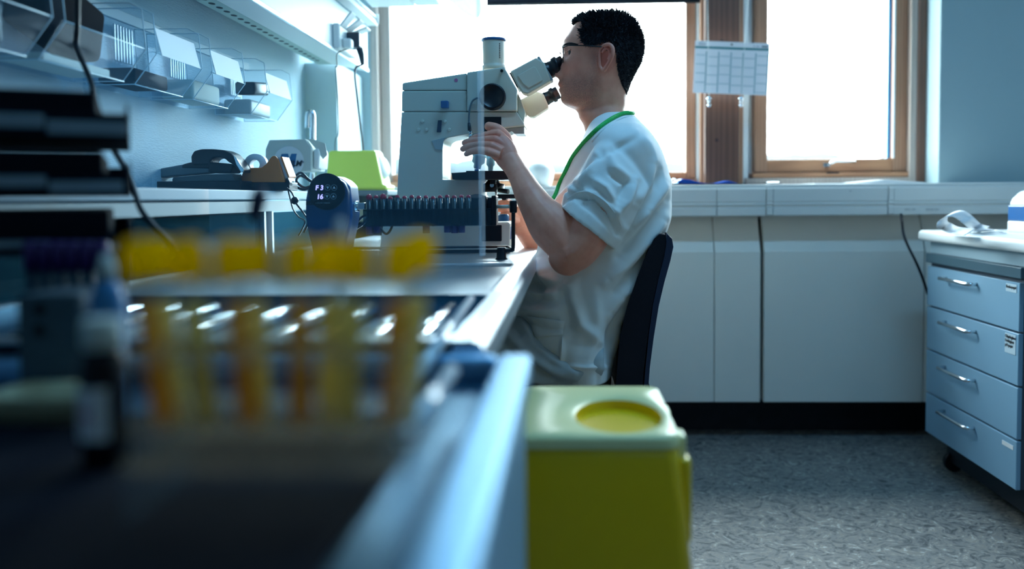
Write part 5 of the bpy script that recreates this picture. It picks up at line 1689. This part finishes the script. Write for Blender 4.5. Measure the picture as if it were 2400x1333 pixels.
folds = [([(1500, 318), (1450, 345), (1395, 372), (1352, 410), (1325, 445)], -.006, 9), ([(1400, 365), (1385, 400), (1345, 452)], .009, 9), ([(1420, 350), (1440, 392), (1480, 420)], .006, 10),
         ([(1430, 405), (1470, 430), (1452, 470)], -.008, 9), ([(1490, 420), (1470, 470), (1440, 505)], .010, 10), ([(1390, 420), (1420, 440), (1440, 475)], .008, 9), ([(1345, 430), (1365, 455), (1370, 475)], -.007, 8),
         ([(1315, 478), (1345, 458), (1390, 466), (1425, 498), (1446, 545)], -.009, 6), ([(1330, 470), (1352, 450), (1395, 455), (1440, 495), (1460, 535)], .006, 8),
         ([(1568, 425), (1540, 455), (1510, 500), (1480, 540)], .012, 13), ([(1565, 470), (1535, 510), (1490, 560), (1450, 600)], -.010, 12), ([(1560, 510), (1520, 560), (1470, 620), (1420, 660)], .012, 15),
         ([(1530, 380), (1520, 430), (1490, 480)], .008, 10), ([(1545, 400), (1537, 445), (1515, 490)], -.007, 9), ([(1548, 545), (1500, 600), (1440, 680)], -.008, 12), ([(1520, 580), (1480, 660), (1430, 740)], .010, 16),
         ([(1345, 640), (1340, 700), (1360, 760), (1400, 800)], .010, 14), ([(1310, 650), (1330, 720), (1340, 790)], -.008, 12), ([(1260, 600), (1275, 650), (1320, 665)], .012, 12), ([(1245, 640), (1270, 690), (1240, 715)], -.014, 12),
         ([(1235, 660), (1255, 690), (1300, 690), (1330, 670)], .012, 10), ([(1215, 720), (1260, 735), (1320, 725)], .010, 11), ([(1225, 750), (1280, 770), (1330, 770)], -.009, 10), ([(1460, 700), (1430, 780), (1425, 855)], -.008, 10),
         ([(1480, 690), (1445, 760), (1435, 850)], .008, 10), ([(1395, 690), (1400, 760), (1380, 850)], .006, 14), ([(1318, 795), (1318, 858)], .006, 5), ([(1312, 855), (1370, 862), (1430, 860)], .004, 5),
         ([(1290, 470), (1330, 420), (1380, 350)], -.007, 10), ([(1300, 480), (1340, 440), (1360, 400)], .007, 8), ([(1480, 300), (1520, 340), (1545, 390)], .004, 12)]
sco2 = cloth(sco, sfaces, snr, folds, 8, .0035, 3)
M_tunic = mat('tunic_cotton', (.88, .89, .86), .8, bump=.15, bscale=900, sheen=.15)
M_trous = mat('trouser_cotton', (.50, .56, .57), .85, bump=.15, bscale=900)
def cloth_obj(name, co, faces, m):
    me = bpy.data.meshes.new(name)
    me.from_pydata(co.tolist(), [], faces)
    me.polygons.foreach_set('use_smooth', [True] * len(me.polygons))
    me.materials.append(m)
    o = bpy.data.objects.new(name, me)
    COL.objects.link(o)
    adopt(o, man)
    return o
tunic = cloth_obj('tunic', sco2, sfaces, M_tunic)
bvh = BVHTree.FromPolygons(sco2.tolist(), sfaces)
def on_tunic(px, py, lift):
    d = ray(px, py).normalized()
    h = bvh.ray_cast(CAMP, d)
    return (h[0] + h[1] * lift) if h[0] is not None else None
# sewn edges: pocket flap, collar, cuff seam
def seam(name, pts, r, m=M_tunic, lift=.0005):
    q = [on_tunic(a, b, lift) for a, b in pts]
    q = [p for p in q if p is not None]
    if len(q) > 1:
        MB().tube(smooth_path(q, 3), r, 6).build(name, m, tunic)
seam('collar_band', [(1484, 272), (1466, 274), (1446, 282), (1424, 296), (1402, 316), (1388, 332)], .0028)
seam('cuff_seam', [(1330, 467), (1350, 452), (1380, 450), (1415, 470), (1440, 498), (1457, 530)], .0012)
seam('side_vent', [(1318, 790), (1316, 820), (1313, 858)], .0014)
# lower pocket on the near side
pk = []
for j in range(6):
    row = []
    for i in range(7):
        s_, t_ = i / 6, j / 5
        x = (1 - t_) * ((1 - s_) * 1238 + s_ * 1322) + t_ * ((1 - s_) * 1258 + s_ * 1320)
        y = (1 - t_) * ((1 - s_) * 738 + s_ * 752) + t_ * ((1 - s_) * 790 + s_ * 786)
        row.append(on_tunic(x, y, .003))
    pk.append(row)
if all(p is not None for r in pk for p in r):
    o = MB().add([p for r in pk for p in r], [(j * 7 + i, j * 7 + i + 1, j * 7 + i + 8, j * 7 + i + 7) for j in range(5) for i in range(6)], 0, True).build('pocket', M_tunic, tunic)
    o.modifiers.new('thickness', 'SOLIDIFY').thickness = .002
# ---- trousers and shoes
mbt = MB()
for Yl_ in (1.925, 2.155):
    limb(mbt, dense([(1410, 838, Yl_, 56, .088), (1370, 834, Yl_, 74, .096), (1300, 828, Yl_, 78, .094), (1180, 820, Yl_, 76, .086), (1050, 812, Yl_, 64, .074), (985, 835, Yl_, 60, .070), (962, 930, Yl_, 58, .066), (966, 1080, Yl_, 52, .060), (974, 1240, Yl_, 46, .054), (976, 1315, Yl_, 44, .052)]), 24)
mbt.rings([[(lambda F, B, k: Vector(((F.x + B.x) / 2 - (B.x - F.x) / 2 * math.cos(2 * PI * k / 32), YH - .185 * math.sin(2 * PI * k / 32), F.z)))(P(1285, py, YH), P(1432, py, YH), k) for k in range(32)] for py in np.linspace(790, 896, 12)])
tco, tfaces, tnr = remesh(mbt, .0045, 5, .5)
tfold = [([(1170, 770), (1220, 820), (1290, 865), (1380, 890)], .012, 12), ([(1175, 800), (1230, 850), (1300, 885)], -.010, 10), ([(1200, 760), (1260, 800), (1330, 850), (1420, 875)], -.010, 11), ([(1230, 790), (1290, 835), (1350, 865), (1425, 868)], .010, 11),
         ([(1180, 840), (1240, 880), (1320, 898)], .010, 10), ([(1210, 745), (1245, 790), (1262, 800)], .010, 9)]
cloth_obj('trousers', cloth(tco, tfaces, tnr, tfold, 9, .004, 5), tfaces, M_trous)
for Yl_ in (1.925, 2.155):
    c = P(974, 1330, Yl_)
    MB().rings([[(c.x + .06 - .25 * t, Yl_ + w * math.cos(2 * PI * k / 16), .002 + h * (.5 + .5 * math.sin(2 * PI * k / 16))) for k in range(16)] for t, w, h in ((0, .025, .06), (.08, .038, .09), (.3, .042, .10), (.55, .046, .075), (.8, .046, .055), (.95, .03, .04), (1, .01, .02))]).build('shoe', M_blackm, man)

# ---- lanyard and glasses
M_green = mat('green_cord', (.02, .50, .10), .6, var=.5, vscale=220)
def reach(a, b):
    for k in range(12):
        q_ = on_tunic(a + 3 * k, b, .004)
        if q_ is not None and q_.y > 1.86:
            return q_
near = [reach(a, b) for a, b in ((1478, 269), (1464, 268), (1446, 275), (1426, 287), (1405, 303), (1384, 322), (1362, 346), (1340, 372), (1320, 402), (1303, 430), (1291, 455), (1284, 480))]
near = [p for p in near if p is not None]
back = P(1487, 270, YH)
far_ = [Vector((p.x, 2 * YH - p.y, p.z)) for p in near]
path = [far_[i] for i in range(len(far_) - 1, -1, -1)] + [back + Vector((-.004, .02, .003)), back + Vector((-.004, -.02, .003))] + near
MB().tube(smooth_path(path, 5), .0048, 8).build('neck_lanyard', M_green, None, 'green cord lanyard round the man’s neck'.replace('’', "'"), 'lanyard')
gl = thing('eyeglasses', P(1322, 120, YH), 'thin dark metal eyeglasses on the man', 'glasses')
M_rim = mat('dark_rim', (.008, .009, .014), .3)
for s in (1, -1):
    cy_ = YH - s * .034
    c = P(1317, 133, YH)
    c = Vector((c.x, cy_, c.z))
    loop = [c + Vector((.004 * abs(math.cos(t)), -s * .025 * math.cos(t), .019 * math.sin(t))) for t in np.linspace(0, 2 * PI, 26)]
    MB().tube(loop, .0011, 6, cap=False).build('rim', M_rim, gl)
    MB().add([c] + [p for p in loop[:-1]], [(0, 1 + i, 1 + (i + 1) % 25) for i in range(25)], 0, True).build('lens', mat_clear('spectacle_lens', (.95, .97, 1), .02, 0.0, rough=0.0), gl)
    hinge = P(1324, 118, YH)
    end = P(1408, 124, YH)
    MB().tube([Vector((c.x + .004, cy_ - s * .025, hinge.z - .002)), Vector((hinge.x + .008, YH - s * .066, hinge.z)), Vector(((hinge.x + end.x) / 2, YH - s * .0815, (hinge.z + end.z) / 2)), Vector((end.x, YH - s * .083, end.z)), Vector((end.x + .012, YH - s * .081, end.z - .008))], .0013, 6).build('temple', M_rim, gl)
c = P(1314, 126, YH)
MB().tube([c + Vector((.0, -.010, 0)), c + Vector((-.002, 0, .003)), c + Vector((.0, .010, 0))], .0012, 6).build('bridge', M_rim, gl)

# ------------------------------------------------------------------ foreground on the steel drainer
zf0 = zf + .003                         # drainer floor
Yr0, Yr1 = .405, .475
rk = thing('tube_rack', (P(640, 1100, .44).x, .44, zf0), 'clear acrylic rack holding yellow-capped urine tubes in the foreground', 'tube rack')
M_rack = mat_liquid('rack_acrylic', (.92, .92, .88), (.70, .55, .40), .26, .5)
xr0, xr1 = P(335, 900, .43).x, P(950, 900, .43).x
for py, th_ in ((838, .006), (1012, .006), (1098, .007)):
    z_ = P(640, py, Yr0).z
    z_ = max(z_, zf0 + .0035)
    MB().box((xr0, xr1), (Yr0, Yr1), (z_ - th_ / 2, z_ + th_ / 2), bev=.001, seg=1).build('rack_plate', M_rack, rk)
for x in (xr0, xr1 - .005):
    MB().box((x, x + .005), (Yr0, Yr1), (zf0, P(640, 830, Yr0).z), bev=.001, seg=1).build('rack_side', M_clear, rk)
M_vial = mat_clear('tube_plastic', (.93, .96, .96), .005, .035, (.6, .7, .7), .08)
def specimen(cap_px, bot_px, Y, m_liq, label, fill=.68, capm=M_capy, r=.0066, rc=.0083, captop=562):
    top = P(cap_px, captop, Y)
    bot = P(bot_px, 1010, Y)
    bot.z = max(bot.z, zf0 + .012)
    ax = (top - bot)
    L = ax.length
    t = thing('specimen_tube', bot, label, 'tube', 'capped specimen tubes in the foreground rack')
    MB().lathe([(.001, 0), (.004, .002), (r, .008), (r, L - .016)], bot, ax, 16).build('tube_wall', M_vial, t)
    if m_liq:
        MB().lathe([(.001, .001), (.0035, .003), (r - .0008, .0085), (r - .0008, L * fill)], bot, ax, 14).build('liquid', m_liq, t)
    MB().lathe([(rc, L - .021), (rc * 1.02, L - .018), (rc, L - .004), (rc * .8, L), (rc * .3, L + .001)], bot, ax, 20).build('cap', capm, t)
specimen(322, 392, .425, M_amber, 'yellow-capped tube of amber urine at the left end of the rack')
specimen(362, 425, .465, M_straw, 'yellow-capped tube half hidden behind the leftmost tube')
specimen(435, 487, .425, M_straw, 'yellow-capped pale straw tube, second cap from the left end')
specimen(538, 588, .425, M_amber, 'yellow-capped tube at the front of the second cap pair from left')
specimen(596, 612, .46, M_straw, 'yellow-capped tube at the rear of the second cap pair from left')
specimen(700, 706, .425, M_amber, 'yellow-capped amber tube standing alone at the middle of the rack')
specimen(778, 770, .46, M_straw, 'yellow-capped tube right of the middle, rear of its pair')
specimen(832, 815, .425, M_straw, 'yellow-capped straw tube right of the middle, front of its pair')
specimen(940, 915, .425, M_amber, 'yellow-capped dark amber tube at the right end of the rack')
specimen(990, 950, .475, M_straw, 'yellow-capped tube peeking behind the right end tube', captop=548)
M_pale = mat('pale_cap', (.55, .68, .72), .35)
for px, lab in ((490, 'clear empty tube with pale cap between the left yellow caps'), (652, 'clear empty tube with pale cap left of the middle amber tube'), (885, 'clear empty tube with pale cap near the right end of the rack')):
    specimen(px, px * .8 + 135, .468, None, lab, capm=M_pale, captop=575, rc=.0076)
specimen(797, 800, .60, M_pale, 'slim white stick tube rising behind the middle of the rack', capm=M_white, r=.003, rc=.0036, captop=515)
# pen-like pipette with dark blue bulb
pp = thing('dropper_pipette', P(590, 640, .70), 'clear dropper pipette with dark blue bulb leaning behind the rack', 'pipette')
MB().lathe([(.003, 0), (.006, .008), (.0065, .022), (.003, .030)], P(594, 520, .70), (.25, 0, 1), 14).build('bulb', M_navy, pp)
MB().lathe([(.0065, -.016), (.0075, -.004), (.0045, .002)], P(592, 525, .70), (.25, 0, 1), 14).build('collar', M_clear, pp)
MB().lathe([(.0025, 0), (.0045, .10), (.0055, .125)], P(592, 525, .70) - Vector((.25, 0, 1)).normalized() * .135, (.25, 0, 1), 12).build('stem', M_clear, pp)
# glass rods lying on the steel
for (pa, pb, lab) in (((1104, 700), (958, 905), 'long glass rod lying across the drainer, right of the tube rack'), ((1060, 868), (948, 1022), 'short thick glass rod on the near drainer beside the tube rack')):
    za_ = ZD + .010
    a, b = PZ(*pa, za_), PZ(*pb, za_)
    g = thing('glass_rod', (a + b) / 2, lab, 'glass rod')
    MB().tube([a, a.lerp(b, .5), b], .0052, 12).build('rod', mat('rod_glass', (.75, .88, .95), .12, spec=.8), g)
    MB().ball(b, .0056, 10, 8).build('rod_end', M_tape, g)

# brown bottle
Yb = .50
br = thing('brown_dropper_bottle', P(248, 1010, Yb), 'small dark brown bottle with white cap and label at the lower left', 'bottle')
bb = P(248, 1015, Yb)
bb.z = zf0
top = P(245, 745, Yb).z
hgt = top - bb.z
MB().lathe([(.012, 0), (.0138, .002), (.0138, hgt * .70), (.011, hgt * .78), (.009, hgt * .80), (.009, hgt * .84)], bb, n=28).build('bottle_body', M_brown, br)
MB().lathe([(.0112, hgt * .80), (.0118, hgt * .81), (.0115, hgt * .985), (.010, hgt)], bb, n=24).build('cap', M_card, br)
mb = MB()
aa = np.linspace(-PI * .82, -PI * .30, 12)
v = [(bb.x + .0142 * math.cos(a), bb.y + .0142 * math.sin(a), bb.z + z_) for z_ in (hgt * .20, hgt * .55) for a in aa]
mb.add(v, [(i, i + 1, 12 + i + 1, 12 + i) for i in range(11)], 0, True)
mb.build('paper_label', M_paper, br)
mb = MB()
for (a_, b_) in ((-2.05, -1.98), (-1.72, -1.65)):
    mb.add([(bb.x + .0145 * math.cos(a), bb.y + .0145 * math.sin(a), bb.z + z_) for z_ in (hgt * .26, hgt * .48) for a in (a_, b_)], [(0, 1, 3, 2)])
mb.add([(bb.x + .0145 * math.cos(a), bb.y + .0145 * math.sin(a), bb.z + z_) for z_ in (hgt * .35, hgt * .39) for a in (-2.05, -1.65)], [(0, 1, 3, 2)])
mb.build('label_print', M_pink, br)
# blue wash bottle behind it
wb = P(255, 760, .60)
wbx = thing('blue_wash_bottle', (wb.x, .60, zf0), 'translucent blue wash bottle behind the brown bottle', 'bottle')
hh = P(245, 655, .60).z - zf0
MB().lathe([(.011, 0), (.012, .003), (.012, hh * .86), (.009, hh * .95), (.005, hh)], (wb.x, .60, zf0), n=24).build('bottle_body', M_sky, wbx)
MB().lathe([(.006, hh), (.0062, hh + .008), (.0035, hh + .018)], (wb.x, .60, zf0), n=16).build('nozzle', M_card, wbx)
# cream tray, teal carton
cx0, cx1 = P(-60, 960, .59).x, P(188, 960, .59).x
tz = P(100, 932, .59).z
ty = thing('cream_tray', ((cx0 + cx1) / 2, .61, zf0), 'shallow cream plastic tray at the lower left edge', 'tray')
sec = [(cx0 + .006, cx1 - .006, .592, .644, zf0), (cx0, cx1, .588, .648, tz - .002), (cx0, cx1, .588, .648, tz), (cx0 + .004, cx1 - .004, .592, .644, tz - .001), (cx0 + .009, cx1 - .009, .597, .639, zf0 + .003)]
MB().rings(loft_box(sec, .010)).build('tray_shell', M_cream, ty)
tc_ = thing('teal_carton', (P(110, 800, .66).x, .70, zf0), 'dark teal carton with two holes standing behind the cream tray', 'carton')
x0_, x1_ = P(40, 800, .66).x, P(190, 800, .66).x
zt_ = P(100, 690, .66).z
MB().box((x0_, x1_), (.66, .735), (zf0, zt_), bev=.003).build('carton_body', mat('carton_grey', (.05, .085, .105), .7, var=.2, vscale=40), tc_)
for py in (725, 775):
    MB().lathe([(.005, 0), (.005, .0008)], P(93, py, .66), (0, -1, 0), 16).build('punched_hole', M_gap, tc_)
MB().box((x1_ - .002, x1_ + .006), (.67, .72), (zf0, zt_ - .012), bev=.002).build('side_flap', mat('maroon', (.05, .01, .03), .6), tc_)
# black tray tower with labels
tw = thing('black_tray_tower', (P(130, 600, .84).x, .90, ZB), 'stack of black letter trays with label strips at the left edge', 'tray stack')
Yt0 = .80
LW, LD = .26, .22
R0 = P(303, 300, Yt0)
TWM = Matrix(((.886, -.464, 0, R0.x), (.464, .886, 0, R0.y), (0, 0, 1, 0), (0, 0, 0, 1)))   # local x runs right along the fronts, y back
lx_ = lambda px: -(303 - px) / 303 * .101
for k, (ytop, ylip0, ylip1) in enumerate(((207, 268, 326), (345, 405, 458), (482, 550, 592))):
    za_, zb1_, zb2_ = P(303, ytop + 8, Yt0).z, P(303, ylip0, Yt0).z, P(303, ylip1, Yt0).z
    MB().box((-LW, 0), (0, LD), (zb2_, zb2_ + .004), bev=.001, seg=1).xf(TWM).build('tray_floor', M_tower, tw)
    MB().box((-LW, 0), (-.004, 0), (zb2_, zb1_), bev=.001, seg=1).xf(TWM).build('front_lip', M_tower, tw)
    for xw in (-.003, -LW):
        MB().prism([(0, zb2_), (0, zb1_), (.03, zb1_ + .012), (LD, zb1_ + .012), (LD, zb2_)], xw, xw + .003, 'X').xf(TWM).build('side_wall', M_tower, tw)
    MB().box((-LW + .003, -.003), (LD - .003, LD), (zb2_, zb1_ + .012)).xf(TWM).build('back_wall', M_tower, tw)
    for (p0, p1, dz0) in ((-160, 94, .004), (100, 298 - 16 * k, -.001)):
        MB().box((lx_(p0), lx_(p1)), (-.0065, -.004), (zb2_ + .004 + dz0, zb1_ - .007 + dz0), bev=.0008, seg=1).xf(TWM).build('label_strip', M_lbl, tw)
    MB().box((-LW + .006, lx_(222 + 12 * k)), (.004, LD - .01), (zb2_ + .005, za_), bev=.003).xf(TWM).build('folder_stack', M_tower, tw)
for x in (-LW + .01, -.012):
    for y in (.01, LD - .012):
        w_ = TWM @ Vector((x, y, 0))
        MB().box((x - .005, x + .005), (y - .005, y + .005), (ZB if w_.y > .775 else zf0, P(303, 592, Yt0).z)).xf(TWM).build('post', M_tower, tw)
# purple-capped tubes under the tower
for i in range(6):
    px = 75 + i * 33
    b = P(px, 640, .74)
    t = thing('purple_capped_tube', (b.x, .74, zf0), 'purple-capped blood tube standing below the black trays, number %s from the left' % ['one', 'two', 'three', 'four', 'five', 'six'][i], 'tube', 'purple-capped tubes below the black trays')
    zcap = P(px, 565, .74).z
    MB().lathe([(.002, .001), (.0052, .006), (.0052, zcap - zf0 - .02)], (b.x, .74, zf0), n=14).build('tube_wall', M_tealbox, t)
    MB().lathe([(.0066, zcap - zf0 - .026), (.0066, zcap - zf0 - .001), (.005, zcap - zf0)], (b.x, .74, zf0), n=14).build('cap', M_purple, t)

# ------------------------------------------------------------------ yellow sharps bin beside the bench, on a stool
Yn, Yf = .96, 1.22
zl = H - .272
sb = thing('yellow_sharps_bin', (.04, 1.09, zl - .30), 'large yellow sharps bin with pale lid and round opening in the foreground', 'sharps bin')
xl0, xl1 = -.068, P(1580, 1050, Yn).x
zbt = zl - .30
MB().rings(loft_box([(xl0 - .025, xl1 + .035, Yn - .025, Yf + .02, zbt), (xl0 - .004, xl1 + .008, Yn - .003, Yf + .004, zl - .030), (xl0 - .002, xl1 + .006, Yn - .001, Yf + .002, zl - .014)], .018, 6)).build('bin_body', M_yellow, sb)
# lid with a round hole
hx, hy = P(1450, 985, 1.05).x, 1.062
ho = rrect(xl0 - .003, xl1 + .008, Yn - .003, Yf + .004, .02, 8)
per = np.array(ho + ho[:1])
cl = np.concatenate([[0], np.cumsum(np.linalg.norm(np.diff(per, axis=0), axis=1))])
ho = [(float(np.interp(t, cl, per[:, 0])), float(np.interp(t, cl, per[:, 1]))) for t in np.linspace(0, cl[-1], 97)[:-1]]
N = len(ho)
def hole_pts(r, z):
    out = []
    for a, b in ho:
        t = math.atan2(b - hy, a - hx)
        out.append((hx + r * .054 * math.cos(t), hy + r * .082 * math.sin(t), z))
    return out
lid = [[(a, b, zl - .014) for a, b in ho], [(a, b, zl - .004) for a, b in ho], [(hx + (a - hx) * .97, hy + (b - hy) * .97, zl) for a, b in ho], hole_pts(1.06, zl), hole_pts(1, zl - .003)]
MB().rings(lid, cap=False).build('lid', M_yellowlid, sb)
MB().rings([hole_pts(1, zl - .002), hole_pts(.95, zl - .030), hole_pts(.80, zl - .042), hole_pts(.05, zl - .043)], cap=False).build('lid_well', M_yellow, sb)
for (yy, zz, dx) in ((1.00, zl - .02, .013), (1.16, zl - .03, .013), (1.16, zl - .12, .020)):
    MB().box((xl1 + .004, xl1 + .004 + dx), (yy - .018, yy + .018), (zz - .022, zz + .014), bev=.004, seg=3, smooth=True).build('latch', M_yellowlid, sb)
MB().box((xl1 + .006, xl1 + .022), (.972, 1.008), (zl - .13, zl - .03), bev=.006, seg=3, smooth=True).build('closing_strap', M_yellow, sb)
stl = thing('step_stool', (.04, 1.09, 0), 'plain grey stool under the yellow sharps bin', 'stool')
MB().box((-.14, .22), (.92, 1.27), (zbt - .03, zbt), bev=.006).build('stool_top', M_grey, stl)
for x in (-.11, .19):
    for y in (.95, 1.24):
        MB().box((x - .014, x + .014), (y - .014, y + .014), (0, zbt - .03)).build('leg', M_grey, stl)
